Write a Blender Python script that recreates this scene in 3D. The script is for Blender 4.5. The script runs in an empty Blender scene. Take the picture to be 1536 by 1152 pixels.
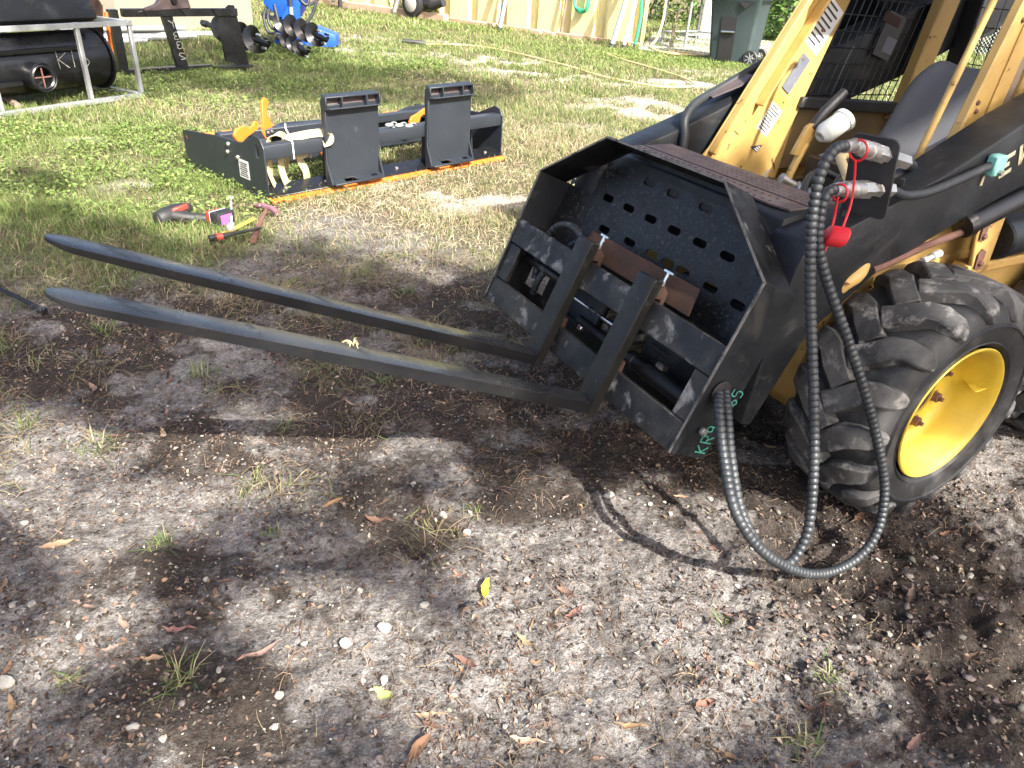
import bpy, bmesh, math, random
import numpy as np
from mathutils import Matrix, Vector
from mathutils.geometry import tessellate_polygon

R = math.radians
random.seed(7)
RNG = np.random.default_rng(11)
scene = bpy.context.scene
col = scene.collection

# ------------------------------------------------------------------ camera
CAM_H, PITCH, ROLL = 1.50, R(30.4), R(4.0)
cam_d = bpy.data.cameras.new('camera')
cam_d.sensor_fit = 'HORIZONTAL'
cam_d.sensor_width = 36.0
cam_d.lens = 36.0 * 1100 / 1536
cam_d.clip_start = 0.05
cam_d.clip_end = 600
cam = bpy.data.objects.new('camera', cam_d)
col.objects.link(cam)
fw = Vector((0, math.cos(PITCH), -math.sin(PITCH)))
up0 = Vector((0, math.sin(PITCH), math.cos(PITCH)))
rt0 = Vector((1, 0, 0))
rt = rt0 * math.cos(ROLL) + up0 * math.sin(ROLL)
upv = -rt0 * math.sin(ROLL) + up0 * math.cos(ROLL)
mw = Matrix((rt, upv, -fw)).transposed().to_4x4()
mw.translation = (0, 0, CAM_H)
cam.matrix_world = mw
scene.camera = cam

# ------------------------------------------------------------------ sky, sun, exposure
SUN_AZ, SUN_EL = 145.0, 42.0          # azimuth from +Y towards +X
SUN = Vector((math.sin(R(SUN_AZ)) * math.cos(R(SUN_EL)), math.cos(R(SUN_AZ)) * math.cos(R(SUN_EL)), math.sin(R(SUN_EL))))
world = bpy.data.worlds.new('World')
scene.world = world
world.use_nodes = True
wn = world.node_tree
wn.nodes.clear()
sky = wn.nodes.new('ShaderNodeTexSky')
sky.sky_type = 'NISHITA'
sky.sun_disc = False
sky.sun_elevation = R(SUN_EL)
sky.sun_rotation = R(SUN_AZ)
sky.air_density, sky.dust_density, sky.ozone_density = 0.7, 6.0, 0.4
bg = wn.nodes.new('ShaderNodeBackground')
bg.inputs['Strength'].default_value = 0.15
wo = wn.nodes.new('ShaderNodeOutputWorld')
wn.links.new(sky.outputs[0], bg.inputs['Color'])
wn.links.new(bg.outputs[0], wo.inputs['Surface'])
sun_d = bpy.data.lights.new('sun', 'SUN')
sun_d.energy = 4.9
sun_d.angle = R(0.55)
sun_d.color = (1.0, 0.95, 0.86)
sun_o = bpy.data.objects.new('sun', sun_d)
col.objects.link(sun_o)
sun_o.rotation_euler = SUN.to_track_quat('Z', 'Y').to_euler()
sun_o.location = SUN * 40
scene.view_settings.view_transform = 'Standard'
scene.view_settings.look = 'None'
scene.view_settings.gamma = 1.0
scene.view_settings.use_curve_mapping = False
scene.view_settings.exposure = 1.74
scene.cycles.use_denoising = True
scene.cycles.max_bounces = 6
scene.cycles.transparent_max_bounces = 6
scene.cycles.caustics_reflective = False
scene.cycles.caustics_refractive = False

# ------------------------------------------------------------------ numeric noise
def _hash(ix, iy, seed):
    h = (ix.astype(np.int64) * 374761393 + iy.astype(np.int64) * 668265263 + seed * 1442695041) & 0xFFFFFFFF
    h = ((h ^ (h >> 13)) * 1274126177) & 0xFFFFFFFF
    h = h ^ (h >> 16)
    return (h & 0xFFFF) / 65535.0
def vnoise(x, y, seed=0):
    ix, iy = np.floor(x), np.floor(y)
    fx, fy = x - ix, y - iy
    fx = fx * fx * (3 - 2 * fx); fy = fy * fy * (3 - 2 * fy)
    a, b = _hash(ix, iy, seed), _hash(ix + 1, iy, seed)
    c, d = _hash(ix, iy + 1, seed), _hash(ix + 1, iy + 1, seed)
    return (a + (b - a) * fx) * (1 - fy) + (c + (d - c) * fx) * fy
def fbm(x, y, seed=0, octaves=4):
    t, amp, s = 0.0, 0.5, 0.0
    for k in range(octaves):
        t = t + amp * vnoise(x * 2 ** k + 17.3 * k, y * 2 ** k - 9.1 * k, seed + k); s += amp; amp *= 0.5
    return t / s
def sstep(a, b, x):
    t = np.clip((x - a) / (b - a), 0, 1)
    return t * t * (3 - 2 * t)
def blob(x, y, cx, cy, rx, ry, soft=0.6):
    d = np.sqrt(((x - cx) / rx) ** 2 + ((y - cy) / ry) ** 2)
    return 1 - sstep(1 - soft, 1 + soft, d)

# where the turf starts, by x
_bx = np.array([-40, -5, -2.44, -1.88, -1.44, -0.93, -0.29, 0.2, 0.9, 2.2, 4.0, 8, 60])
_by = np.array([2.6, 2.7, 3.05, 3.55, 4.05, 4.25, 3.75, 3.5, 3.9, 4.6, 5.0, 5, 5])
SANDS = [(-1.2, 12.7, 1.7, .55), (0.5, 11.4, 1.2, .6), (1.35, 9.2, .75, .7), (-2.6, 14.6, 1.5, .4), (3.2, 12.6, 1.0, .7),
         (-3.55, 6.15, .35, .3), (-2.55, 4.95, .32, .25), (1.9, 11.6, .8, .5), (0.9, 7.6, .6, .4), (-0.55, 5.05, .5, .3)]
def turf(x, y):
    d = y - np.interp(x, _bx, _by) + (fbm(x * 1.6, y * 1.6, 3) - 0.5) * 1.5
    return sstep(-0.55, 0.65, d)
def sand(x, y):
    s = np.zeros_like(x)
    for cx, cy, rx, ry in SANDS:
        s = np.maximum(s, blob(x, y, cx, cy, rx, ry, .7))
    return np.clip(s * 1.5 * sstep(.38, .70, fbm(x * 2.6, y * 3.4, 21, 5)), 0, 1)
def straw(x, y):
    s = np.maximum(blob(x, y, -0.65, 4.75, 1.0, .75, .6), 0.8 * blob(x, y, 0.6, 6.0, 1.6, 1.6, .7))
    s = np.maximum(s, 0.30 * blob(x, y, 0.2, 9.0, 3.0, 3.0, .8))
    s = np.maximum(s, 0.6 * blob(x, y, -3.1, 7.9, 1.0, .9, .6))
    return np.clip(s + (fbm(x * 1.3, y * 1.3, 31) - 0.55) * 0.8, 0, 1)
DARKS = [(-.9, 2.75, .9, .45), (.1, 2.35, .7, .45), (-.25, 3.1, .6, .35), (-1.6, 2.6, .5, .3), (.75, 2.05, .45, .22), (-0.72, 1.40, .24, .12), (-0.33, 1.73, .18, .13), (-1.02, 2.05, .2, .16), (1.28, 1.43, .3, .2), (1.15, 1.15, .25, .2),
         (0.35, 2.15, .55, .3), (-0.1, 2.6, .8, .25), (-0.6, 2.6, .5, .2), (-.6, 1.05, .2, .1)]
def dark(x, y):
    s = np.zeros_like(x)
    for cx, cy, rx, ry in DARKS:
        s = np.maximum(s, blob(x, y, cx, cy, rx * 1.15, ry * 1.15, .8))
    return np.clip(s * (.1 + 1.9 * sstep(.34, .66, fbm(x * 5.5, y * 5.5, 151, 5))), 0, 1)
def churn(x, y):
    return np.clip(blob(x, y, 1.45, 1.55, .75, .55, .7), 0, 1)
def height(x, y):
    x = np.asarray(x, float); y = np.asarray(y, float)
    near = 1 - sstep(5, 9, np.hypot(x, y))
    h = (fbm(x * 1.8, y * 1.8, 5) - 0.5) * 0.045 + (fbm(x * 6, y * 6, 6) - 0.5) * 0.022
    h = h + near * ((fbm(x * 17, y * 17, 7, 3) - 0.5) * 0.030 + (fbm(x * 42, y * 42, 8, 2) - 0.5) * 0.013) * (1 - .6 * turf(x, y))
    c = churn(x, y)
    rg = 1 - np.abs(2 * fbm(x * 8, y * 8, 9, 3) - 1)
    h = h + c * (rg - 0.6) * 0.10 + c * (fbm(x * 30, y * 30, 12, 2) - .5) * .03
    # tyre footprint
    flat = np.maximum(blob(x, y, 1.20, 2.03, .30, .25, .5), blob(x, y, 2.1, 2.56, .4, .3, .5))
    h = h * (1 - 0.8 * flat)
    return h
def hz(x, y):
    return float(height(np.array([x]), np.array([y]))[0])

# ------------------------------------------------------------------ materials
def nd(nt, kind, **kw):
    n = nt.nodes.new(kind)
    for k, v in kw.items():
        setattr(n, k, v)
    return n
def new_mat(name):
    m = bpy.data.materials.new(name)
    m.use_nodes = True
    nt = m.node_tree
    p = nt.nodes['Principled BSDF']
    return m, nt, p
def coord(nt, generated=False):
    tc = nd(nt, 'ShaderNodeTexCoord')
    return tc.outputs['Object']
def noise_n(nt, vec, scale, detail=4, rough=0.6, dist=0.0):
    n = nd(nt, 'ShaderNodeTexNoise')
    n.inputs['Scale'].default_value = scale
    n.inputs['Detail'].default_value = detail
    n.inputs['Roughness'].default_value = rough
    n.inputs['Distortion'].default_value = dist
    nt.links.new(vec, n.inputs['Vector'])
    return n.outputs['Fac']
def ramp(nt, fac, lo, hi):
    n = nd(nt, 'ShaderNodeMapRange')
    n.inputs['From Min'].default_value = lo
    n.inputs['From Max'].default_value = hi
    n.clamp = True
    nt.links.new(fac, n.inputs['Value'])
    return n.outputs['Result']
def mix(nt, fac, a, b):
    n = nd(nt, 'ShaderNodeMix', data_type='RGBA')
    for sock, v in ((n.inputs[0], fac), (n.inputs[6], a), (n.inputs[7], b)):
        if isinstance(v, (int, float)):
            sock.default_value = v
        elif isinstance(v, (tuple, list)):
            sock.default_value = (v[0], v[1], v[2], 1)
        else:
            nt.links.new(v, sock)
    return n.outputs[2]
def math_n(nt, op, a, b):
    n = nd(nt, 'ShaderNodeMath', operation=op)
    for s, v in ((n.inputs[0], a), (n.inputs[1], b)):
        if isinstance(v, (int, float)):
            s.default_value = v
        else:
            nt.links.new(v, s)
    return n.outputs[0]
def bump_n(nt, p, h, strength, dist):
    b = nd(nt, 'ShaderNodeBump')
    b.inputs['Strength'].default_value = strength
    b.inputs['Distance'].default_value = dist
    nt.links.new(h, b.inputs['Height'])
    nt.links.new(b.outputs[0], p.inputs['Normal'])
def surf(name, c1, c2=None, scale=6.0, rough=0.5, rough2=None, metal=0.0, spots=(), bump=None, spec=None, coat=0.0):
    """base colours c1/c2 mixed by noise; spots = (colour, noise scale, lo, hi[, rough]) laid over in order."""
    m, nt, p = new_mat(name)
    vec = coord(nt)
    base = (c1[0], c1[1], c1[2], 1)
    if c2 is not None:
        base = mix(nt, ramp(nt, noise_n(nt, vec, scale), 0.32, 0.68), c1, c2)
    rfac = None
    for k, s in enumerate(spots):
        f = ramp(nt, noise_n(nt, vec, s[1], 5, 0.65, 0.4), s[2], s[3])
        base = mix(nt, f, base, s[0])
        rfac = f if rfac is None else math_n(nt, 'MAXIMUM', rfac, f)
    if isinstance(base, tuple):
        p.inputs['Base Color'].default_value = base
    else:
        nt.links.new(base, p.inputs['Base Color'])
    r2 = rough if rough2 is None else rough2
    rn = ramp(nt, noise_n(nt, vec, scale * 3.1, 3), 0.3, 0.7)
    mr = nd(nt, 'ShaderNodeMapRange')
    mr.inputs['To Min'].default_value = rough
    mr.inputs['To Max'].default_value = r2 if r2 != rough else min(1, rough + 0.15)
    nt.links.new(rn, mr.inputs['Value'])
    rough_out = mr.outputs['Result']
    if rfac is not None:
        rough_out = math_n(nt, 'MAXIMUM', rough_out, math_n(nt, 'MULTIPLY', rfac, 0.85))
        if metal:
            mm = math_n(nt, 'MULTIPLY', math_n(nt, 'SUBTRACT', 1.0, rfac), metal)
            nt.links.new(mm, p.inputs['Metallic'])
    elif metal:
        p.inputs['Metallic'].default_value = metal
    nt.links.new(rough_out, p.inputs['Roughness'])
    if spec is not None:
        p.inputs['Specular IOR Level'].default_value = spec
    if coat:
        p.inputs['Coat Weight'].default_value = coat
        p.inputs['Coat Roughness'].default_value = 0.15
    if bump:
        bump_n(nt, p, noise_n(nt, vec, bump[0], 5, 0.6), bump[1], bump[2])
    return m
def attr_mat(name, attr, rough=0.7, transl=0.0, spec=0.3):
    """colour from a per-vertex tint (leaf and blade colour), some light passing through."""
    m, nt, p = new_mat(name)
    a = nd(nt, 'ShaderNodeAttribute', attribute_name=attr)
    nt.links.new(a.outputs['Color'], p.inputs['Base Color'])
    p.inputs['Roughness'].default_value = rough
    p.inputs['Specular IOR Level'].default_value = spec
    if transl:
        t = nd(nt, 'ShaderNodeBsdfTranslucent')
        nt.links.new(a.outputs['Color'], t.inputs['Color'])
        mx = nd(nt, 'ShaderNodeMixShader')
        mx.inputs[0].default_value = transl
        out = nt.nodes['Material Output']
        nt.links.new(p.outputs[0], mx.inputs[1]); nt.links.new(t.outputs[0], mx.inputs[2])
        nt.links.new(mx.outputs[0], out.inputs['Surface'])
    return m

DUST = (0.19, 0.175, 0.16)
MUD = (0.24, 0.23, 0.215)
RUST = (0.115, 0.045, 0.02)
MAT = {
 'arm_paint': surf('arm_paint', (0.007, 0.0085, 0.011), (0.012, 0.014, 0.017), 5, .36, .6, spec=.38, spots=(((.065, .062, .057), 6, .56, .85), ((.05, .047, .043), 45, .62, .75)), bump=(60, .08, .004)),
 'frame_paint': surf('frame_paint', (0.004, 0.0043, 0.005), (0.008, 0.008, 0.009), 7, .30, .6, spec=.32, spots=(((.022, .021, .019), 4.5, .50, .80), ((.16, .155, .145), 12, .61, .78)), bump=(90, .15, .004)),
 'bar_paint': surf('bar_paint', (0.006, 0.0065, 0.008), (0.014, 0.014, 0.014), 6, .26, .6, spec=.4, spots=(((.050, .047, .042), 5, .44, .72), ((.24, .235, .225), 11, .55, .70)), bump=(80, .2, .004)),
 'fork_steel': surf('fork_steel', (0.006, 0.0065, 0.008), (0.012, 0.0125, 0.014), 3, .34, .50, spots=(((.024, .023, .020), 4, .50, .80), ((.10, .09, .08), 38, .66, .78)), bump=(45, .12, .003), spec=.28),
 'scraper_paint': surf('scraper_paint', (0.016, 0.020, 0.027), (0.021, 0.026, 0.033), 3, .38, .5, spots=(((.10, .10, .095), 14, .66, .85),), bump=(120, .04, .002)),
 'orange_paint': surf('orange_paint', (0.72, 0.17, 0.02), (0.60, 0.14, 0.02), 8, .4, .55, spots=(((.25, .2, .15), 20, .66, .8),)),
 'yellow_paint': surf('yellow_paint', (0.50, 0.33, 0.105), (0.42, 0.27, 0.085), 4, .42, .6, spots=(((.34, .20, .06), 3.5, .52, .8), (RUST, 19, .62, .68), ((.16, .10, .05), 8, .68, .8)), bump=(50, .08, .004)),
 'shaded_yellow': surf('shaded_yellow', (0.16, 0.105, 0.04), (0.10, 0.07, 0.032), 6, .6, .8, spots=(((.05, .04, .03), 9, .55, .75),)),  # dark yellow that puts the cab's interior shade into the colour
 'shank_steel': surf('shank_steel', (0.010, 0.010, 0.0095), (0.018, 0.018, 0.016), 6, .36, .55, spots=(((.008, .008, .009), 9, .52, .72), ((.07, .065, .058), 30, .62, .76)), bump=(60, .12, .003), spec=.35),
 'fork_top': surf('fork_top', (0.017, 0.018, 0.021), (0.032, 0.032, 0.030), 4, .20, .36, spots=(((.012, .0125, .015), 6, .50, .70), ((.12, .11, .095), 26, .64, .80), ((.07, .045, .03), 12, .68, .80)), bump=(60, .12, .003)),
 'rim_paint': surf('rim_paint', (0.56, 0.40, 0.035), (0.50, 0.35, 0.035), 6, .45, .6, spots=(((.36, .26, .08), 7, .50, .8), (RUST, 40, .72, .78))),
 'rubber': surf('rubber', (0.012, 0.0125, 0.014), (0.022, 0.023, 0.025), 9, .55, .85, spots=(((.105, .102, .098), 5, .38, .66), ((.27, .26, .245), 16, .53, .70)), bump=(70, .4, .004)),
 'sidewall': surf('sidewall', (0.011, 0.012, 0.013), (0.017, 0.018, 0.02), 7, .5, .75, spots=(((.12, .117, .113), 5, .50, .80),), bump=(110, .15, .003)),
 'hose_black': surf('hose_black', (0.017, 0.020, 0.024), (0.026, 0.030, 0.034), 12, .40, .58, spots=(((.12, .12, .115), 20, .62, .8),)),
 'black_plastic': surf('black_plastic', (0.015, 0.015, 0.017), (0.024, 0.024, 0.027), 20, .45, .6),
 'galvanised': surf('galvanised', (0.36, 0.375, 0.38), (0.28, 0.295, 0.30), 7, .42, .6, metal=.55, spots=(((.40, .40, .38), 25, .6, .75),)),
 'zinc': surf('zinc', (0.58, 0.56, 0.52), (0.42, 0.40, 0.37), 25, .28, .45, metal=.85, spots=(((.20, .17, .13), 60, .60, .72),)),
 'bright_steel': surf('bright_steel', (0.75, 0.75, 0.74), (0.62, 0.62, 0.61), 20, .2, .35, metal=1.0),
 'rust_plate': surf('rust_plate', (0.062, 0.027, 0.015), (0.032, 0.016, 0.010), 9, .75, .9, spots=(((.03, .022, .018), 6, .55, .7),), bump=(70, .3, .004)),
 'step_rust': surf('step_rust', (0.095, 0.068, 0.066), (0.060, 0.046, 0.047), 8, .6, .8, spots=(((.16, .085, .05), 12, .60, .75), ((.16, .15, .14), 5, .58, .8)), bump=(80, .25, .004)),
 'guard_plate': surf('guard_plate', (0.004, 0.0043, 0.0045), (0.008, 0.008, 0.008), 10, .28, .5, spec=.4, spots=(((.075, .073, .068), 95, .57, .68), ((.016, .0155, .014), 6, .5, .75)), bump=(130, .35, .004)),
 'edge_wear': surf('edge_wear', (0.10, 0.095, 0.085), (0.16, 0.15, 0.135), 14, .5, .7, spots=(((.02, .02, .02), 20, .5, .65), ((.15, .07, .04), 9, .62, .75))),
 'red_rubber': surf('red_rubber', (0.62, 0.018, 0.030), (0.52, 0.015, 0.025), 14, .4, .55),
 'seat_vinyl': surf('seat_vinyl', (0.16, 0.165, 0.18), (0.20, 0.205, 0.22), 4, .5, .65, spots=(((.18, .18, .175), 5, .55, .8), ((.05, .05, .05), 30, .70, .76)), bump=(160, .12, .002)),
 'label_white': surf('label_white', (0.62, 0.62, 0.58), (0.52, 0.51, 0.46), 9, .5, .6, spots=(((.28, .24, .18), 18, .60, .72),)),
 'label_clean': surf('label_clean', (0.75, 0.75, 0.75), None, 9, .5),
 'print_dark': surf('print_dark', (0.05, 0.05, 0.055), None, 9, .5),
 'label_yellow': surf('label_yellow', (0.72, 0.55, 0.06), None, 9, .5),
 'label_grey': surf('label_grey', (0.10, 0.11, 0.14), (0.14, 0.15, 0.17), 9, .5, spots=(((.5, .45, .35), 30, .64, .7),)),
 'decal_cream': surf('decal_cream', (0.66, 0.58, 0.36), (0.5, 0.43, 0.26), 30, .5),
 'chalk_white': surf('chalk_white', (0.36, 0.36, 0.33), (0.20, 0.20, 0.19), 60, .8),
 'chalk_green': surf('chalk_green', (0.04, 0.26, 0.20), (0.03, 0.17, 0.13), 60, .6),
 'teal_plastic': surf('teal_plastic', (0.16, 0.42, 0.36), (0.22, 0.48, 0.42), 10, .5),
 'canister': surf('canister', (0.62, 0.64, 0.60), (0.55, 0.57, 0.52), 10, .45, spots=(((.10, .22, .36), 9, .60, .64), ((.3, .27, .2), 20, .66, .75))),
 'glass_dark': surf('glass_dark', (0.012, 0.018, 0.020), None, 4, .08, .14),
 'webbing': surf('webbing', (0.56, 0.47, 0.27), (0.46, 0.38, 0.21), 25, .8, .95, bump=(200, .4, .002)),
 'white_plastic': surf('white_plastic', (0.75, 0.75, 0.74), None, 9, .4),
 'tool_black': surf('tool_black', (0.012, 0.012, 0.013), (0.02, 0.02, 0.022), 30, .5, .65, spots=((DUST, 40, .66, .8),)),
 'tool_red': surf('tool_red', (0.36, 0.045, 0.028), (0.28, 0.04, 0.026), 30, .45, .6),
 'magenta': surf('magenta', (0.72, 0.10, 0.55), (0.62, 0.08, 0.48), 20, .45),
 'chrome_tool': surf('chrome_tool', (0.60, 0.60, 0.60), (0.45, 0.45, 0.45), 30, .35, .5, metal=.6),
 'rust_tool': surf('rust_tool', (0.16, 0.075, 0.05), (0.10, 0.05, 0.04), 40, .7, .85),
 'pink_paint': surf('pink_paint', (0.20, 0.10, 0.13), (0.12, 0.06, 0.065), 30, .55, .7, spots=(((.7, .6, .6), 25, .62, .72),)),
 'yellow_plastic': surf('yellow_plastic', (0.70, 0.42, 0.06), None, 10, .5),
 'blue_paint': surf('blue_paint', (0.008, 0.075, 0.42), (0.008, 0.06, 0.34), 6, .35, .5, spots=(((.1, .12, .2), 15, .68, .8),)),
 'gloss_black': surf('gloss_black', (0.005, 0.0055, 0.007), (0.009, 0.0095, 0.011), 8, .25, .4, spots=(((.045, .045, .042), 14, .66, .82),)),
 'concrete_pale': surf('concrete_pale', (0.24, 0.215, 0.16), (0.21, 0.19, 0.145), 2, .8, .9, spots=(((.21, .19, .15), 1.2, .55, .8),), bump=(30, .15, .01)),
 'concrete_slab': surf('concrete_slab', (0.36, 0.35, 0.32), (0.28, 0.27, 0.24), 2, .85, .95, bump=(25, .2, .01)),
 'cream_paint': surf('cream_paint', (0.66, 0.58, 0.30), (0.60, 0.52, 0.26), 1.5, .55, .7, spots=(((.42, .38, .18), 2.3, .56, .82), ((.26, .20, .12), 9, .72, .82))),
 'timber_pale': surf('timber_pale', (0.42, 0.30, 0.21), (0.34, 0.24, 0.17), 6, .8, .95, spots=(((.2, .15, .11), 14, .6, .75),), bump=(40, .3, .01)),
 'timber_grey': surf('timber_grey', (0.16, 0.115, 0.085), (0.22, 0.17, 0.13), 8, .8, .95, bump=(40, .3, .01)),
 'bin_green': surf('bin_green', (0.026, 0.042, 0.045), (0.033, 0.050, 0.053), 3, .5, .65, spots=(((.08, .09, .085), 4, .62, .85),)),
 'green_rubber': surf('green_rubber', (0.03, 0.34, 0.16), None, 9, .45),
 'tan_rubber': surf('tan_rubber', (0.58, 0.44, 0.22), (0.50, 0.38, 0.20), 9, .5, .65),
 'pole_blue': surf('pole_blue', (0.20, 0.26, 0.33), (0.28, 0.33, 0.38), 6, .5, .6),
 'bark': surf('bark', (0.13, 0.10, 0.075), (0.075, 0.058, 0.045), 5, .85, .95, bump=(14, .8, .03)),
 'stone': surf('stone', (0.36, 0.34, 0.30), (0.27, 0.255, 0.235), 30, .8, .95, spots=(((.22, .2, .18), 45, .60, .72),), bump=(90, .5, .004)),
 'leaf': attr_mat('leaf', 'tint', .55, .35),
 'blade': attr_mat('blade', 'tint', .6, .30),
 'dry': attr_mat('dry', 'tint', .8, .15),
 'grit': attr_mat('grit', 'tint', .9, 0.0),
}

# ------------------------------------------------------------------ mesh building
def shade(me, angle):
    if angle is None:
        return
    me.polygons.foreach_set('use_smooth', [True] * len(me.polygons))
    me.set_sharp_from_angle(angle=R(angle))
def T(x=0, y=0, z=0):
    return Matrix.Translation((x, y, z))
def frame(o, x, y, z):
    m = Matrix((Vector(x).normalized(), Vector(y).normalized(), Vector(z).normalized())).transposed().to_4x4()
    m.translation = o
    return m
class MB:
    def __init__(self):
        self.v, self.f = [], []
    def add(self, vs, fs, m=None):
        o = len(self.v)
        for p in vs:
            p = Vector(p)
            self.v.append(tuple(m @ p) if m is not None else tuple(p))
        self.f += [tuple(i + o for i in f) for f in fs]
        return self
    def box(self, c, s, m=None, rot=None):
        hx, hy, hzz = s[0] / 2, s[1] / 2, s[2] / 2
        vs = [Vector((sx * hx, sy * hy, sz * hzz)) for sx in (-1, 1) for sy in (-1, 1) for sz in (-1, 1)]
        if rot is not None:
            vs = [rot @ p for p in vs]
        vs = [p + Vector(c) for p in vs]
        return self.add(vs, [(0, 1, 3, 2), (4, 6, 7, 5), (0, 4, 5, 1), (2, 3, 7, 6), (0, 2, 6, 4), (1, 5, 7, 3)], m)
    def plate(self, outer, holes=(), t=0.01, m=None):
        """polygon in local xy, from z=0 to z=t, with holes cut through."""
        loops = [[Vector((p[0], p[1], 0)) for p in outer]] + [[Vector((p[0], p[1], 0)) for p in h] for h in holes]
        tris = tessellate_polygon(loops)
        flat = [p for l in loops for p in l]
        n = len(flat)
        vs = [(p.x, p.y, 0) for p in flat] + [(p.x, p.y, t) for p in flat]
        fs = []
        for a, b, c in tris:
            nz = (flat[b] - flat[a]).cross(flat[c] - flat[a]).z
            if nz < 0:
                a, c = c, a
            fs += [(c, b, a), (a + n, b + n, c + n)]
        o = 0
        for k, l in enumerate(loops):
            ar = sum(l[i].x * l[(i + 1) % len(l)].y - l[(i + 1) % len(l)].x * l[i].y for i in range(len(l)))
            for i in range(len(l)):
                a, b = o + i, o + (i + 1) % len(l)
                if (ar > 0) == (k == 0):
                    fs.append((a, b, b + n, a + n))
                else:
                    fs.append((b, a, a + n, b + n))
            o += len(l)
        return self.add(vs, fs, m)
    def tube(self, path, r, n=10, m=None, caps=True):
        P = [Vector(p) for p in path]
        rs = r if isinstance(r, (list, tuple, np.ndarray)) else [r] * len(P)
        vs, fs = [], []
        ref = None
        for i, p in enumerate(P):
            t = (P[min(i + 1, len(P) - 1)] - P[max(i - 1, 0)])
            if t.length < 1e-9:
                t = Vector((0, 0, 1))
            t.normalize()
            if ref is None:
                ref = Vector((0, 0, 1)) if abs(t.z) < 0.9 else Vector((1, 0, 0))
            u = (ref - t * ref.dot(t)).normalized()
            ref = u
            w = t.cross(u)
            for k in range(n):
                a = 2 * math.pi * k / n
                vs.append(p + (u * math.cos(a) + w * math.sin(a)) * rs[i])
        for i in range(len(P) - 1):
            for k in range(n):
                a, b = i * n + k, i * n + (k + 1) % n
                fs.append((a, b, b + n, a + n))
        if caps:
            fs.append(tuple(range(n - 1, -1, -1)))
            fs.append(tuple((len(P) - 1) * n + k for k in range(n)))
        return self.add(vs, fs, m)
    def lathe(self, prof, n=24, m=None, close=False):
        """profile of (radius, axial) turned round local z."""
        vs, fs = [], []
        for r, z in prof:
            for k in range(n):
                a = 2 * math.pi * k / n
                vs.append((r * math.cos(a), r * math.sin(a), z))
        k0 = len(prof)
        for i in range(k0 if close else k0 - 1):
            j = (i + 1) % k0
            for k in range(n):
                fs.append((i * n + k, i * n + (k + 1) % n, j * n + (k + 1) % n, j * n + k))
        return self.add(vs, fs, m)
    def build(self, name, mat, parent=None, bevel=0.0, smooth=38, seg=1):
        me = bpy.data.meshes.new(name)
        me.from_pydata(self.v, [], self.f)
        me.update()
        bm = bmesh.new()
        bm.from_mesh(me)
        bmesh.ops.recalc_face_normals(bm, faces=bm.faces)
        if bevel:
            ed = [e for e in bm.edges if len(e.link_faces) == 2 and e.calc_face_angle(0) > R(28)]
            bmesh.ops.bevel(bm, geom=ed, offset=bevel, segments=seg, affect='EDGES', clamp_overlap=True, profile=0.5)
        bm.to_mesh(me)
        bm.free()
        shade(me, smooth)
        me.materials.append(MAT[mat] if isinstance(mat, str) else mat)
        o = bpy.data.objects.new(name, me)
        col.objects.link(o)
        if parent is not None:
            o.parent = parent
        return o
def tag(o, label=None, cat=None, group=None, kind=None):
    if label: o['label'] = label
    if cat: o['category'] = cat
    if group: o['group'] = group
    if kind: o['kind'] = kind
    return o
def thing(name, label, cat, m=None, group=None):
    o = bpy.data.objects.new(name, None)
    o.empty_display_size = 0.1
    col.objects.link(o)
    if m is not None:
        o.matrix_world = m if isinstance(m, Matrix) else T(*m)
    return tag(o, label, cat, group)
def copy_tree(o, parent=None):
    c = o.copy()
    col.objects.link(c)
    c.parent = parent
    for ch in list(o.children):
        copy_tree(ch, c)
    return c
def numpy_mesh(name, V, F, mat, tint=None, parent=None, smooth=False):
    """V (n,3) float, F (m,k) int of one face size; tint (n,3)."""
    me = bpy.data.meshes.new(name)
    k = F.shape[1]
    me.vertices.add(len(V)); me.vertices.foreach_set('co', np.ascontiguousarray(V, np.float32).ravel())
    me.loops.add(F.size); me.loops.foreach_set('vertex_index', np.ascontiguousarray(F, np.int32).ravel())
    me.polygons.add(len(F)); me.polygons.foreach_set('loop_start', np.arange(0, F.size, k, dtype=np.int32))
    me.update(calc_edges=True)
    if smooth:
        me.polygons.foreach_set('use_smooth', [True] * len(F))
    if tint is not None:
        a = me.attributes.new('tint', 'FLOAT_COLOR', 'POINT')
        a.data.foreach_set('color', np.c_[tint, np.ones(len(tint))].astype(np.float32).ravel())
    me.materials.append(MAT[mat] if isinstance(mat, str) else mat)
    o = bpy.data.objects.new(name, me)
    col.objects.link(o)
    if parent is not None:
        o.parent = parent
    return o
def smooth_path(pts, n=8):
    """Catmull-Rom through the points."""
    P = [Vector(p) for p in pts]
    P = [P[0] * 2 - P[1]] + P + [P[-1] * 2 - P[-2]]
    out = []
    for i in range(1, len(P) - 2):
        for k in range(n):
            t = k / n
            a, b, c, d = P[i - 1], P[i], P[i + 1], P[i + 2]
            out.append(0.5 * ((2 * b) + (c - a) * t + (2 * a - 5 * b + 4 * c - d) * t * t + (3 * b - a - 3 * c + d) * t ** 3))
    out.append(P[-2])
    return out
def strokes(name, lines, r, mat, m, parent=None, flat=True):
    """hand-drawn marks: thin raised lines on a face; lines are polylines in local xy."""
    mb = MB()
    for l in lines:
        path = smooth_path([(p[0], p[1], 0) for p in l], 5) if len(l) > 2 else [(p[0], p[1], 0) for p in l]
        mb.tube([(p[0], p[1], 0.0) for p in path], r, 5)
    mm = m @ Matrix.Diagonal((1, 1, 0.35 if flat else 1, 1))
    mb.v = [tuple(mm @ Vector(p)) for p in mb.v]
    return mb.build(name, mat, parent, smooth=60)

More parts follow.
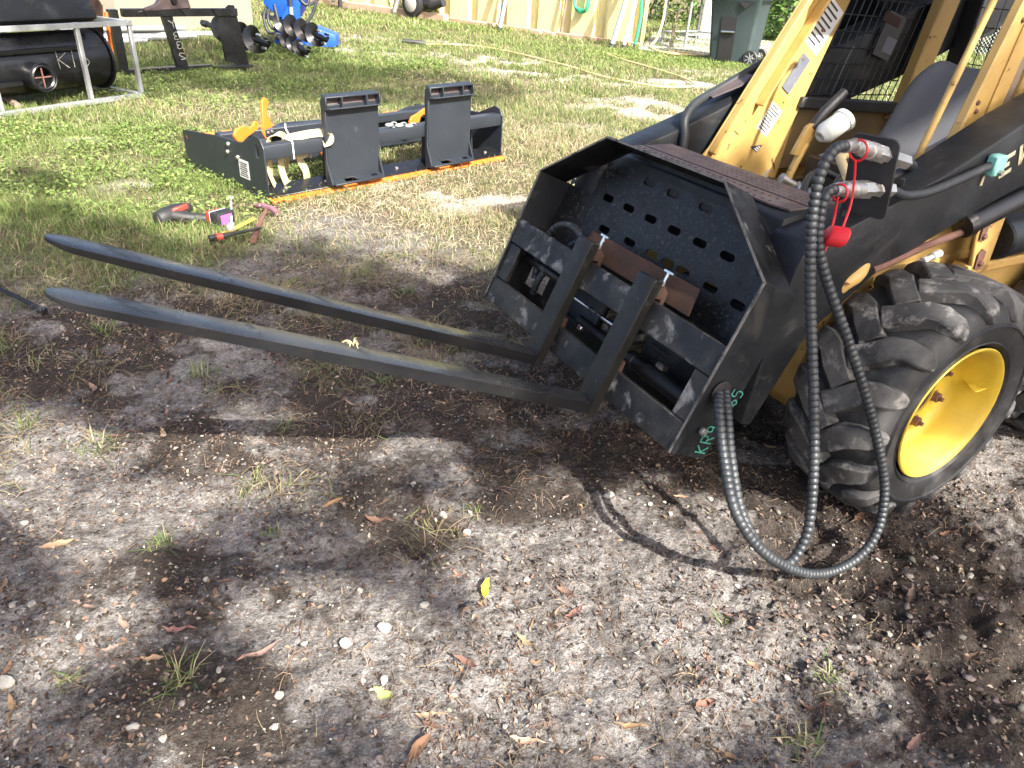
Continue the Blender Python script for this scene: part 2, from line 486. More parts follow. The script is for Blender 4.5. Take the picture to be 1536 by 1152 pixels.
# ================================================================== the ground
def build_ground():
    ys = [-80, -50, -30, -18, -10, -6, -3, -1.5, -.6, 0, .3]
    y = .5
    while y < 6.5:
        ys.append(y); y *= 1.0068
    while y < 30:
        ys.append(y); y *= 1.02
    while y < 400:
        ys.append(y); y *= 1.2
    xs = list(np.arange(-2.6, 2.6001, .0095))
    x, st = 2.6, .0095
    out = []
    while x < 400:
        st *= 1.09; x += st; out.append(x)
    xs = [-a for a in reversed(out)] + xs + out
    xs, ys = np.array(xs), np.array(ys)
    X, Y = np.meshgrid(xs, ys)
    X, Y = X.ravel(), Y.ravel()
    Z = height(X, Y)
    nx, ny = len(xs), len(ys)
    i = np.arange((ny - 1) * nx).reshape(ny - 1, nx)[:, :-1].ravel()
    F = np.c_[i, i + 1, i + nx + 1, i + nx]
    m, nt, p = new_mat('soil')
    at = nd(nt, 'ShaderNodeAttribute', attribute_name='tint')
    sep = nd(nt, 'ShaderNodeSeparateColor')
    nt.links.new(at.outputs['Color'], sep.inputs[0])
    turf_f, sand_f, dark_f = sep.outputs[0], sep.outputs[1], sep.outputs[2]
    vec = coord(nt)
    n1 = noise_n(nt, vec, 2.3, 5, .62, .6)
    n2 = noise_n(nt, vec, 11, 6, .68, .5)
    n3 = noise_n(nt, vec, 48, 5, .7)
    n4 = noise_n(nt, vec, 160, 3, .7)
    big = math_n(nt, 'ADD', math_n(nt, 'MULTIPLY', n1, .48), math_n(nt, 'MULTIPLY', n2, .52))
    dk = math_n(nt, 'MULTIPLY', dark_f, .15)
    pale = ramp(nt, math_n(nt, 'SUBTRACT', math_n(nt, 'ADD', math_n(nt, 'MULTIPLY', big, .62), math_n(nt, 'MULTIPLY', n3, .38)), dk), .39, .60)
    base = mix(nt, pale, (.042, .034, .029), (.43, .41, .395))
    fine = ramp(nt, n3, .38, .66)
    base = mix(nt, math_n(nt, 'MULTIPLY', ramp(nt, n4, .46, .66), .55), base, (.030, .023, .019))
    base = mix(nt, math_n(nt, 'MULTIPLY', ramp(nt, noise_n(nt, vec, 85, 4, .75), .42, .64), .6), base, (.10, .083, .073))
    brown = ramp(nt, noise_n(nt, vec, 5.5, 5, .7, .8), .54, .70)
    base = mix(nt, math_n(nt, 'MULTIPLY', brown, .4), base, (.105, .070, .052))
    v = nd(nt, 'ShaderNodeTexVoronoi')
    v.inputs['Scale'].default_value = 130
    nt.links.new(vec, v.inputs['Vector'])
    grain = math_n(nt, 'MULTIPLY', ramp(nt, v.outputs['Distance'], .22, .12), ramp(nt, noise_n(nt, vec, 70, 2), .56, .64))
    base = mix(nt, math_n(nt, 'MULTIPLY', grain, .75), base, (.46, .44, .40))
    # turf underlay and pale gravel
    under = mix(nt, ramp(nt, n2, .35, .65), (.105, .085, .05), (.20, .16, .105))
    under = mix(nt, math_n(nt, 'MULTIPLY', ramp(nt, n3, .4, .62), .6), under, (.07, .085, .03))
    base = mix(nt, turf_f, base, under)
    gravel = mix(nt, ramp(nt, n3, .36, .62), (.30, .26, .21), (.62, .57, .50))
    base = mix(nt, sand_f, base, gravel)
    nt.links.new(base, p.inputs['Base Color'])
    p.inputs['Roughness'].default_value = .95
    p.inputs['Specular IOR Level'].default_value = .15
    h = math_n(nt, 'ADD', math_n(nt, 'MULTIPLY', n3, 1.0), math_n(nt, 'MULTIPLY', n4, .35))
    h = math_n(nt, 'ADD', h, math_n(nt, 'MULTIPLY', grain, .5))
    bump_n(nt, p, h, 1.0, .024)
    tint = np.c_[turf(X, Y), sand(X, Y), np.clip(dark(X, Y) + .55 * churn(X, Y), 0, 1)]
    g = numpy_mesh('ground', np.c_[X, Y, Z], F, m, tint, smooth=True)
    tag(g, 'bare sandy dirt turning into patchy grass', 'ground', kind='structure')
    # a slab of concrete behind the bin
    sl = MB()
    sl.plate([(2.0, 15.75), (2.75, 15.2), (5.6, 16.4), (7.4, 19.8), (3.0, 20.5)], (), .03, T(0, 0, .012))
    tag(sl.build('concrete_slab', 'concrete_slab', bevel=.01), 'pale concrete slab under the metal table beyond the lawn', 'slab', kind='structure')
build_ground()

# ------------------------------------------------------------------ scattered growth and litter
def blades(name, x, y, h, w, lean, tint, mat, label, cat, droop=.5, parent=None, kind='stuff', z=None):
    n = len(x)
    a = RNG.uniform(0, 2 * np.pi, n)
    dx, dy = np.cos(a), np.sin(a)
    px, py = -dy, dx
    z0 = height(x, y) - .004 if z is None else z
    def pt(t, hw):
        off = lean * h * (t ** 1.7)
        zz = z0 + h * (t - droop * lean * t * t * .6)
        cx, cy = x + dx * off, y + dy * off
        return np.c_[cx - px * hw, cy - py * hw, zz], np.c_[cx + px * hw, cy + py * hw, zz]
    l0, r0 = pt(0.0, w * .5)
    l1, r1 = pt(.5, w * .45)
    l2, r2 = pt(1.0, w * .08)
    V = np.stack([l0, r0, l1, r1, l2, r2], 1).reshape(-1, 3)
    b = np.arange(n) * 6
    F = np.concatenate([np.c_[b, b + 1, b + 3, b + 2], np.c_[b + 2, b + 3, b + 5, b + 4]])
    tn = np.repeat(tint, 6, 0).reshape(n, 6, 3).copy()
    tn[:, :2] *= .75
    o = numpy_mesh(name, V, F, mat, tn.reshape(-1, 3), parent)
    if kind:
        tag(o, label, cat, kind=kind)
    return o
def tints(n, cols, var=.18):
    cols = np.array(cols)
    k = RNG.integers(0, len(cols), n)
    return np.clip(cols[k] * RNG.uniform(1 - var, 1 + var, (n, 1)) * RNG.uniform(.93, 1.07, (n, 3)), 0, 1)
def in_view(x, y, pad=.12):
    """keep growth only where this yard is looked at: a wide wedge, with margin for a step aside."""
    return (np.abs(x - .1) < 2.6 + y * .78) & (y > .2)

GREEN = [(.120, .185, .045), (.155, .215, .060), (.205, .245, .085), (.095, .150, .040)]
LUSH = [(.145, .215, .055), (.185, .250, .065), (.230, .275, .090), (.115, .180, .045)]
DRYC = [(.38, .32, .19), (.31, .26, .15), (.45, .39, .25), (.28, .22, .14)]
def lush(x, y):
    s = np.maximum(1.15 * blob(x, y, -3.2, 5.2, 1.9, 1.25, .4), blob(x, y, -2.0, 4.55, .6, .5, .5))
    s = np.maximum(s, .8 * blob(x, y, -4.2, 8.6, 2.2, 1.6, .5))
    s = np.maximum(s, .9 * blob(x, y, -2.6, 11.5, 1.9, 1.6, .5))
    s = np.maximum(s, .9 * blob(x, y, 2.6, 14.6, 2.6, 1.4, .5))
    s = np.maximum(s, .6 * blob(x, y, -1.5, 17.5, 3.5, 1.2, .5))
    return np.clip(s + (fbm(x * 1.1, y * 1.1, 41) - .5) * .8, 0, 1)
def grow_turf():
    X, Y, H_, W_, TT, LN = [], [], [], [], [], []
    for (y0, y1, dens, hh, ww) in ((2.4, 6.0, 9500, .050, .0030), (6.0, 10.0, 4600, .060, .0046), (10.0, 16.0, 1900, .070, .0078), (16.0, 26.0, 750, .085, .013)):
        half = 2.6 + y1 * .72
        n = int(dens * (y1 - y0) * 2 * half)
        x = RNG.uniform(-half, half, n); y = RNG.uniform(y0, y1, n)
        k = in_view(x, y); x, y = x[k], y[k]
        patch = fbm(x * 2.2, y * 2.2, 51)
        d = turf(x, y) * (1 - .97 * sand(x, y)) * (1 - .40 * straw(x, y)) * (.35 + .9 * sstep(.3, .66, patch))
        k = RNG.uniform(0, 1, len(x)) < d * .8
        x, y = x[k], y[k]; n = len(x)
        lu, st = lush(x, y), straw(x, y)
        t = tints(n, GREEN)
        q = RNG.uniform(0, 1, n) < lu
        t[q] = tints(int(q.sum()), LUSH)
        q = RNG.uniform(0, 1, n) < (.20 + .50 * st) * (1 - .85 * lu)
        t[q] = tints(int(q.sum()), DRYC)
        X.append(x); Y.append(y); TT.append(t)
        H_.append(hh * RNG.uniform(.4, 1.5, n) * (.75 + .6 * patch[k])); W_.append(ww * RNG.uniform(.6, 1.3, n)); LN.append(RNG.uniform(.3, 1.4, n))
    X, Y, H_, W_, TT, LN = map(np.concatenate, (X, Y, H_, W_, TT, LN))
    print('turf blades', len(X))
    blades('grass', X, Y, H_, W_, LN, TT, 'blade', 'short patchy lawn grass, green and straw coloured, covering the yard', 'grass')
grow_turf()

def leaflets(name, C, nrm, size, tint, mat, ratio=.5, fold=.25, parent=None):
    """small folded leaves: 6 points each, centre line C -> direction."""
    n = len(C)
    a = RNG.normal(size=(n, 3)); a -= (a * nrm).sum(1, keepdims=True) * nrm
    a /= np.linalg.norm(a, axis=1, keepdims=True) + 1e-9
    b = np.cross(nrm, a)
    s = size[:, None]
    base, tip = C - a * s * .5, C + a * s * .5
    q1, q2 = C - a * s * .15, C + a * s * .2
    L1 = q1 + b * s * ratio * .5 + nrm * s * fold * .3; R1 = q1 - b * s * ratio * .5 + nrm * s * fold * .3
    L2 = q2 + b * s * ratio * .38 + nrm * s * fold * .3; R2 = q2 - b * s * ratio * .38 + nrm * s * fold * .3
    V = np.stack([base, L1, L2, tip, R2, R1], 1).reshape(-1, 3)
    k = np.arange(n) * 6
    F = np.concatenate([np.c_[k, k + 3, k + 2, k + 1], np.c_[k, k + 5, k + 4, k + 3]])
    return numpy_mesh(name, V, F, mat, np.repeat(tint, 6, 0), parent)
def unit(v):
    return v / (np.linalg.norm(v, axis=1, keepdims=True) + 1e-9)
def grow_weeds():
    n = 460000
    x = RNG.uniform(-7, 4.5, n); y = RNG.uniform(3.2, 16, n)
    k = in_view(x, y); x, y = x[k], y[k]
    d = sstep(.35, .95, lush(x, y)) * turf(x, y) * (1 - sand(x, y)) * sstep(.35, .6, fbm(x * 3.3, y * 3.3, 61)) * np.clip(6 / y, .15, 1)
    k = RNG.uniform(0, 1, len(x)) < d * .8
    x, y = x[k], y[k]; n = len(x)
    z = height(x, y) + RNG.uniform(.005, .075, n)
    nr = unit(np.c_[RNG.normal(0, .5, n), RNG.normal(0, .5, n), np.ones(n)])
    print('weed leaves', n)
    o = leaflets('weeds', np.c_[x, y, z], nr, RNG.uniform(.013, .031, n) * (1 + y * .035), tints(n, [(.145, .215, .055), (.19, .255, .07), (.245, .295, .10), (.115, .175, .045)]), 'leaf', .55)
    tag(o, 'low broad-leaved weeds, bright green, growing through the lawn', 'weeds', kind='stuff')
grow_weeds()

def ribbons(name, x, y, ln, w, tint, mat, label, cat, lift=.012, curl=1.2, lo=.0):
    """thin dead stalks lying about: bent strips of three segments."""
    n = len(x)
    a = RNG.uniform(0, 2 * np.pi, n)
    cv = RNG.normal(0, curl, n)
    pts = []
    px_, py_ = x.copy(), y.copy()
    for k in range(4):
        pts.append((px_.copy(), py_.copy(), a + cv * (k / 3 - .5)))
        ang = a + cv * (k / 3 - .33)
        px_ = px_ + np.cos(ang) * ln / 3; py_ = py_ + np.sin(ang) * ln / 3
    zl = RNG.uniform(lo, 1, n) * lift
    arch = RNG.uniform(-.2, 1, n) * lift
    V = []
    for k, (qx, qy, ang) in enumerate(pts):
        zz = height(qx, qy) + .0025 + zl * (k / 3) + arch * (1 if k in (1, 2) else 0)
        hw = w * (.5 if k < 3 else .2)
        ox, oy = -np.sin(ang) * hw, np.cos(ang) * hw
        V += [np.c_[qx - ox, qy - oy, zz], np.c_[qx + ox, qy + oy, zz + w * .35]]
    V = np.stack(V, 1).reshape(-1, 3)
    b = np.arange(n) * 8
    F = np.concatenate([np.c_[b + 2 * k, b + 2 * k + 1, b + 2 * k + 3, b + 2 * k + 2] for k in range(3)])
    o = numpy_mesh(name, V, F, mat, np.repeat(tint, 8, 0))
    return tag(o, label, cat, kind='stuff')
def scatter_litter():
    # straw on the worn lawn
    n = 150000
    x = RNG.uniform(-4, 4.5, n); y = RNG.uniform(3.0, 11, n)
    k = in_view(x, y); x, y = x[k], y[k]
    d = (.10 + .75 * straw(x, y)) * sstep(.05, .5, turf(x, y) + .1) * np.clip(7 / y, .3, 1)
    k = RNG.uniform(0, 1, len(x)) < d
    x, y = x[k], y[k]; n = len(x)
    ribbons('straw', x, y, RNG.uniform(.025, .085, n), RNG.uniform(.0011, .0022, n) * (1 + .1 * y), tints(n, [(.43, .36, .24), (.35, .29, .19), (.52, .45, .32), (.28, .21, .14)]), 'dry',
            'dead straw-coloured stalks matted over the worn lawn', 'straw', .020, .55)
    # rootlets and stalks on the bare dirt
    n = 60000
    x = RNG.uniform(-2.6, 2.6, n); y = .75 + 3.6 * RNG.uniform(0, 1, n) ** 1.2
    k = in_view(x, y); x, y = x[k], y[k]
    d = sstep(.38, .66, fbm(x * 2.6, y * 2.6, 71)) * (.45 + .55 * (y > 1.9)) * (1 - .6 * churn(x, y))
    k = RNG.uniform(0, 1, len(x)) < d * .55
    x, y = x[k], y[k]; n = len(x)
    ribbons('dead_stalks', x, y, RNG.uniform(.015, .075, n), RNG.uniform(.0008, .0018, n), tints(n, [(.16, .115, .08), (.24, .17, .11), (.10, .07, .05), (.30, .22, .14), (.14, .085, .06)]), 'dry',
            'thin dead rootlets and stalks strewn over the bare dirt', 'dead stalks', .014)
    # withered grass lying in clumps
    nc = 190
    cx = RNG.uniform(-2.4, 1.2, nc); cy = 1.5 + 2.4 * RNG.uniform(0, 1, nc) ** .8
    keep = ((fbm(cx * 1.4, cy * 1.4, 141) > .48) & (cx < -.1)) | (cy > 2.8)
    cx, cy = cx[keep], cy[keep]
    per = 60
    x = (cx[:, None] + RNG.normal(0, .075, (len(cx), per))).ravel(); y = (cy[:, None] + RNG.normal(0, .055, (len(cx), per))).ravel(); n = len(x)
    ribbons('withered_grass', x, y, RNG.uniform(.03, .12, n), RNG.uniform(.0012, .0026, n), tints(n, [(.20, .17, .10), (.15, .15, .07), (.26, .22, .14), (.13, .105, .065), (.12, .15, .05), (.18, .13, .085)]), 'dry',
            'withered grass lying in clumps on the dirt around the forks', 'withered grass', .030, .9)
    # bark and mulch crumbs
    n = 120000
    x = RNG.uniform(-2.4, 2.4, n); y = .72 + 3.2 * RNG.uniform(0, 1, n) ** 1.25
    k = in_view(x, y); x, y = x[k], y[k]
    d = .25 + .75 * sstep(.42, .62, fbm(x * 3.4, y * 3.4, 81))
    k = RNG.uniform(0, 1, len(x)) < d * .62 * (1 - turf(x, y))
    x, y = x[k], y[k]; n = len(x)
    C = np.c_[x, y, height(x, y) + RNG.uniform(.001, .006, n)]
    nr = unit(np.c_[RNG.normal(0, .45, n), RNG.normal(0, .45, n), np.ones(n)])
    o = leaflets('mulch_crumbs', C, nr, RNG.uniform(.004, .016, n) * RNG.uniform(.7, 1.5, n), tints(n, [(.075, .050, .038), (.115, .075, .055), (.045, .033, .027), (.17, .115, .08), (.12, .10, .088), (.035, .027, .023), (.24, .20, .165)], .3), 'grit', .5, .5)
    tag(o, 'brown bark and leaf crumbs scattered over the dirt', 'mulch', kind='stuff')
    # pebbles and clods
    for nm, n, rng, cols, sq, lab, cat in (('gravel', 6500, (.0013, .0046), [(.40, .37, .33), (.33, .30, .27), (.48, .45, .41), (.27, .245, .21)], .62, 'tiny pale pebbles and shell grit in the dirt', 'gravel'),
                                       ('soil_clods', 11000, (.002, .009), [(.06, .048, .04), (.10, .085, .073), (.15, .13, .115), (.04, .032, .027)], .6, 'small crumbly clods of soil lying on the dirt', 'clods')):
        x = RNG.uniform(-2.4, 2.6, n); y = .72 + 3.4 * RNG.uniform(0, 1, n) ** 1.35
        d = .2 + .8 * sstep(.4, .62, fbm(x * 2.1, y * 2.1, 91 if cat == 'gravel' else 97))
        if cat == 'clods':
            d = np.clip(d * .45 + 1.4 * churn(x, y), 0, 1)
        k = RNG.uniform(0, 1, n) < d * (1 - .8 * turf(x, y))
        x, y = x[k], y[k]; n = len(x)
        s = rng[0] + (rng[1] - rng[0]) * RNG.uniform(0, 1, n) ** 2.6
        if cat == 'clods':
            s = s * (1 + .6 * churn(x, y))
        oct_ = np.array([(1, 0, 0), (0, 1, 0), (-1, 0, 0), (0, -1, 0), (0, 0, 1), (0, 0, -1), (.62, .62, .55), (-.62, .62, .5), (-.62, -.62, .55), (.62, -.62, .5)])
        fc = np.array([(0, 6, 4), (6, 1, 4), (1, 7, 4), (7, 2, 4), (2, 8, 4), (8, 3, 4), (3, 9, 4), (9, 0, 4), (0, 1, 6), (1, 2, 7), (2, 3, 8), (3, 0, 9), (1, 0, 5), (2, 1, 5), (3, 2, 5), (0, 3, 5)])
        P = oct_[None] * RNG.uniform(.45, 1.45, (n, 10, 1)) * s[:, None, None]
        P[:, :, 2] *= sq
        a = RNG.uniform(0, 6.28, n); ca, sa = np.cos(a)[:, None], np.sin(a)[:, None]
        P = np.stack([P[:, :, 0] * ca - P[:, :, 1] * sa * 1.3, P[:, :, 0] * sa + P[:, :, 1] * ca * 1.3, P[:, :, 2]], 2)
        P[:, :, 0] += x[:, None]; P[:, :, 1] += y[:, None]; P[:, :, 2] += (height(x, y) + s * sq * .35)[:, None]
        F = (np.arange(n)[:, None, None] * 10 + fc[None]).reshape(-1, 3)
        o = numpy_mesh(nm, P.reshape(-1, 3), F, 'grit', np.repeat(tints(n, cols), 10, 0))
        tag(o, lab, cat, kind='stuff')
    # pale stones on the gravel patches of the lawn
    n = 14000
    x = RNG.uniform(-5, 4.5, n); y = RNG.uniform(4.5, 15.5, n)
    k = RNG.uniform(0, 1, n) < sand(x, y)
    x, y = x[k], y[k]; n = len(x)
    s = RNG.uniform(.006, .02, n) * np.clip(y / 9, .5, 1.3)
    C = np.c_[x, y, height(x, y) + .006]
    nr = unit(np.c_[RNG.normal(0, .5, n), RNG.normal(0, .5, n), np.ones(n)])
    o = leaflets('shell_gravel', C, nr, s * 2.4, tints(n, [(.60, .56, .49), (.50, .46, .40), (.42, .36, .28), (.30, .24, .18)]), 'grit', .8, -.6)
    tag(o, 'pale shell gravel showing through the thin lawn', 'gravel', kind='stuff')
scatter_litter()

# ------------------------------------------------------------------ trees whose crowns shade the yard (above and behind the viewer)
LIT = [(.52, 1.62, .46, .30), (.30, 1.30, .42, .22), (1.75, 2.35, .35, .35), (-1.15, 1.62, .22, .16), (-.80, 1.98, .26, .17), (-.02, 1.12, .25, .14), (-.45, 1.30, .18, .10), (.15, 1.52, .22, .14),
       (-1.14, 1.58, .15, .13), (-.80, 1.93, .17, .15), (-.78, 2.10, .30, .07), (.22, 1.70, .24, .17), (-.08, 1.2, .13, .12), (.63, 1.40, .30, .22),
       (.48, 1.60, .22, .17), (.90, 1.37, .14, .14), (1.7, 2.15, .22, .3), (-1.5, 1.92, .20, .12), (.5, 1.2, .14, .09), (-.41, 1.16, .08, .06),
       (.82, 1.75, .24, .2), (-.31, 1.72, .14, .07), (.22, 4.12, .24, .36), (.98, 3.95, .10, .10), (1.19, 2.12, .08, .06),
       (-1.0, 1.15, .10, .08), (.2, 1.05, .1, .06), (1.35, 1.25, .1, .1), (-.35, 2.05, .12, .05), (-.55, .95, .12, .07)]
def shade_amount(gx, gy):
    edge = np.interp(gx, [-8, -4.5, -3.2, -2.5, -1.9, -1.2, -.5, 0.0, .6, 1.5, 3, 6], [4.0, 4.1, 4.2, 4.0, 3.75, 3.85, 3.5, 3.6, 4.3, 4.9, 5.2, 5.2]) + (fbm(gx * 2.5, gy * 2.5, 111) - .5) * .7
    s = 1 - sstep(-.12, .25, gy - edge)
    for cx, cy, rx, ry in LIT:
        s = s * (1 - .99 * blob(gx, gy, cx, cy, rx + .06, ry + .06, .22))
    s = s * (1 - .85 * sstep(.52, .66, fbm(gx * 2.8, gy * 2.8, 161, 3)) * (1 - sstep(1.6, 2.3, gy)))      # thin parts of the crown
    # the second crown: a band over the lawn behind the scraper, and over the rubbish bin side
    b2 = np.maximum(blob(gx, gy, -2.7, 9.6, 2.3, 1.35, .3), blob(gx, gy, -4.6, 11.4, 1.6, 1.2, .3))
    b2 = np.maximum(b2, .9 * blob(gx, gy, -4.7, 8.1, 1.0, .6, .3))
    b2 = np.maximum(b2, .8 * blob(gx, gy, -3.4, 4.75, .35, .25, .5))
    return np.maximum(s, b2 * (.35 + .9 * sstep(.35, .55, fbm(gx * 1.7, gy * 1.7, 121))))
def shade_trees():
    s = np.array(SUN)
    n = 80000
    gx = RNG.uniform(-6.2, 6.0, n); gy = RNG.uniform(-3.0, 12.8, n)
    k = RNG.uniform(0, 1, n) < shade_amount(gx, gy) * (1 - .6 * (gy < .4))
    gx, gy = gx[k], gy[k]; n = len(gx)
    h = RNG.uniform(6.0, 8.4, n)
    C = np.c_[gx, gy, np.zeros(n)] + s * (h / s[2])[:, None]
    # clumps: pull each leaf a little towards its twig, along the sunbeam only, so gaps stay open
    h2 = 6.0 + 2.4 * np.round((h - 6.0) / 2.4 * 4 + fbm(gx, gy, 5) - .5) / 4 + RNG.normal(0, .2, n)
    C = np.c_[gx, gy, np.zeros(n)] + s * (h2 / s[2])[:, None]
    nr = unit(RNG.normal(size=(n, 3)) + s * 1.1)
    size = RNG.uniform(.10, .19, n)
    tn = tints(n, [(.05, .10, .02), (.07, .13, .025), (.04, .08, .02), (.09, .14, .03)])
    t1, t2 = np.array([7.6, -5.4, 0]), np.array([5.8, -1.4, 0])
    c1 = np.array([7.0, -5.6, 9.0]); c2 = np.array([4.0, 2.6, 9.4])
    near2 = gy > 6.2
    for nm, base, cen, sel, lab in (('shade_tree', t1, c1, ~near2, 'broad leafy tree shading the dirt, trunk out of view behind the loader side'),
                               ('shade_tree', t2, c2, near2, 'leafy tree shading the far lawn, trunk out of view beyond the loader')):
        root = thing(nm, lab, 'tree', tuple(base), 'yard shade trees')
        ps = C[sel] - base
        leaflets('crown', ps, nr[sel], size[sel], tn[sel], 'leaf', .62, .2, root)
        mb = MB()
        tr = smooth_path([(0, 0, -.2), (.05, .05, 2.2), (-.1, 0, 4.2), (.05, .1, 6.2)], 5)
        mb.tube(tr, list(np.linspace(.30, .17, len(tr))), 12)
        mb.build('trunk', 'bark', root, smooth=60)
        lb = MB()
        fork = Vector((0.02, .05, 5.2))
        rr = random.Random(3)
        done = 0
        for q in ps[RNG.integers(0, len(ps), 500)]:
            q = Vector(q)
            tt = np.linspace(0, 1, 12)[:, None]
            W_ = np.array(fork)[None] * (1 - tt) + np.array(q)[None] * tt + base
            g_ = W_ - s[None] * (W_[:, 2] / s[2])[:, None]
            if shade_amount(g_[:, 0], g_[:, 1]).min() < .75 or done >= 22:
                continue
            done += 1
            mid = fork.lerp(q, .5) + Vector((rr.uniform(-.4, .4), rr.uniform(-.4, .4), .5))
            pp = smooth_path([fork, mid, q], 5)
            lb.tube(pp, list(np.linspace(.075, .012, len(pp))), 6)
        lb.build('limb', 'bark', root, smooth=60)['kind'] = 'stuff'
shade_trees()

# ================================================================== the loader (local x = forward, y = to its left, z up; origin under its front left wheel)
LO = Matrix.Translation((1.312, 1.906, 0)) @ Matrix.Rotation(math.atan2(-0.50904, -0.86074), 4, 'Z')
loader = thing('skid_steer_loader', 'yellow and black skid steer loader standing on the dirt', 'loader', LO)
CL = -0.783                                   # centre line
def mir(l):
    return 2 * CL - l
SIDE = lambda l: Matrix(((1, 0, 0, 0), (0, 0, 1, l), (0, 1, 0, 0), (0, 0, 0, 1)))   # local (x, y, z) -> (forward, z + l, up)

def build_wheel(parent, f, l, z, flip=False):
    w = thing('wheel', None, None)
    w.parent = parent
    w.matrix_local = T(f, l, z) @ (Matrix.Rotation(math.pi, 4, 'Z') if flip else Matrix.Identity(4))
    return w
def wheel_meshes():
    """tyre round local y; outer face at y = +.02."""
    A = Matrix(((1, 0, 0, 0), (0, 0, 1, 0), (0, 1, 0, 0), (0, 0, 0, 1)))      # lathe z -> y
    W0, W1 = .022, -.290
    mid = (W0 + W1) / 2
    Rt = .362
    prof = [(.218, W0 - .040), (.224, W0 - .018), (.236, W0 - .006), (.240, W0 - .001), (.243, W0 - .005), (.262, W0 + .002), (.288, W0 + .006), (.294, W0 + .007), (.297, W0 + .012), (.302, W0 + .012), (.305, W0 + .004), (.328, W0 - .003), (.346, W0 - .018), (.357, W0 - .045), (Rt, W0 - .085), (Rt + .002, mid)]
    prof = prof + [(r, 2 * mid - y) for r, y in reversed(prof[:-1])]
    mb = MB()
    mb.lathe(prof, 96, A)
    side = mb.build('tyre_carcass', 'sidewall', None, smooth=40)
    # tread lugs
    lug = MB()
    nl = 17
    def lugpath(sgn, th0):
        # centre-line points: (circumferential offset m, across from mid, outer radius, base radius)
        cl = [(-.050, -.014, .389, .355), (-.006, .040, .390, .355), (.030, .076, .388, .352), (.044, .112, .381, .344), (.050, .141, .357, .334), (.053, .155, .330, .318), (.054, .160, .306, .303)]
        hw = [.035, .0355, .036, .035, .032, .026, .014]
        vs, fs = [], []
        for i, (c, a, ro, rb) in enumerate(cl):
            j0, j1 = max(i - 1, 0), min(i + 1, len(cl) - 1)
            tx, ty = cl[j1][0] - cl[j0][0], cl[j1][1] - cl[j0][1]
            ln = math.hypot(tx, ty); nx_, ny_ = -ty / ln, tx / ln
            if i > 3:
                nx_, ny_ = -1, 0
            for s, rad, grow in ((-1, rb, 1.12), (-1, ro, .93), (1, ro, .93), (1, rb, 1.12)):
                cc = c + nx_ * hw[i] * grow * s; aa = a + ny_ * hw[i] * grow * s
                th = th0 + sgn * 0 + cc / .39
                # sidewall part bulges outwards
                bulge = .010 if (i > 3 and rad == ro) else 0
                vs.append((rad * math.cos(th), mid + sgn * (aa + bulge), rad * math.sin(th)))
        for i in range(len(cl) - 1):
            for k in range(3):
                fs.append((i * 4 + k, i * 4 + k + 1, i * 4 + k + 5, i * 4 + k + 4))
        fs.append((0, 1, 2, 3)); e = (len(cl) - 1) * 4; fs.append((e, e + 1, e + 2, e + 3))
        return vs, fs
    for k in range(nl):
        lug.add(*lugpath(1, 2 * math.pi * k / nl))
        lug.add(*lugpath(-1, 2 * math.pi * (k + .5) / nl))
    lug.v = [(a * 1.028, b, c * 1.028) for a, b, c in lug.v]
    lugs = lug.build('tread', 'rubber', None, bevel=.004, smooth=30)
    rim = MB()
    rp = [(.216, W0 - .030), (.226, W0 - .014), (.229, W0 - .007), (.226, W0 - .003), (.219, W0 - .006), (.212, W0 - .020), (.207, W0 - .028), (.202, W0 - .050), (.190, W0 - .066), (.188, W0 - .105), (.181, W0 - .120),
          (.170, W0 - .134), (.150, W0 - .140), (.104, W0 - .136), (.090, W0 - .130), (.083, W0 - .120), (.079, W0 - .120), (.076, W0 - .134), (.072, W0 - .138), (.0, W0 - .138)]
    rim.lathe(rp, 72, A)
    rim.v = [(a * .97, b, c * .97) for a, b, c in rim.v]
    rimo = rim.build('rim', 'rim_paint', None, smooth=50)
    hub = MB(); hub.lathe([(.0, W0 - .116), (.055, W0 - .116), (.064, W0 - .124), (.066, W0 - .137)], 32, A)
    hubo = hub.build('hub_cap', 'rust_plate', None)
    nut = MB()
    nut.lathe([(.0, .034), (.007, .034), (.007, .020), (.0165, .020), (.0165, .003), (.021, .002), (.021, -.004)], 6, None)
    nuto = nut.build('wheel_nut', 'rust_tool', None, smooth=20)
    # valve guard: a bent tab welded inside the barrel
    vg = MB()
    vg.plate([(0, 0), (.085, .004), (.085, .012), (.07, .05), (.045, .062), (.0, .058)], [[(.055 + .010 * math.cos(a), .034 + .010 * math.sin(a)) for a in np.linspace(0, 2 * math.pi, 9)[:-1]]], .005)
    vgo = vg.build('valve_guard', 'rim_paint', None, bevel=.0015)
    return side, lugs, rimo, hubo, nuto, vgo, W0
def build_wheels():
    side, lugs, rimo, hubo, nuto, vgo, W0 = wheel_meshes()
    protos = (side, lugs, rimo, hubo, nuto, vgo)
    first = [True]
    def inst(p, parent):
        o = bpy.data.objects.new(p.name.split('.')[0], p.data)
        col.objects.link(o); o.parent = parent
        return o
    for f, l, flip, rot in ((0, 0, False, .12), (-1.02, 0, False, .5), (0, mir(0), True, .3), (-1.02, mir(0), True, .9)):
        w = build_wheel(loader, f, l, .388, flip)
        ty = inst(side, w); ty.name = 'tyre'
        tr = inst(lugs, w); tr.rotation_euler[1] = rot
        rm = inst(rimo, w)
        inst(hubo, w)
        for k in range(8):
            a = 2 * math.pi * (k + .35) / 8
            nu = inst(nuto, w)
            nu.matrix_local = T(.128 * math.cos(a), W0 - .139, .128 * math.sin(a)) @ Matrix.Rotation(-math.pi / 2, 4, 'X')
        vg = inst(vgo, w)
        vg.matrix_local = T(-.188, W0 - .118, .028) @ Matrix.Rotation(R(8), 4, 'Y') @ Matrix.Rotation(R(62), 4, 'Z')
    for p in protos:
        bpy.data.objects.remove(p)
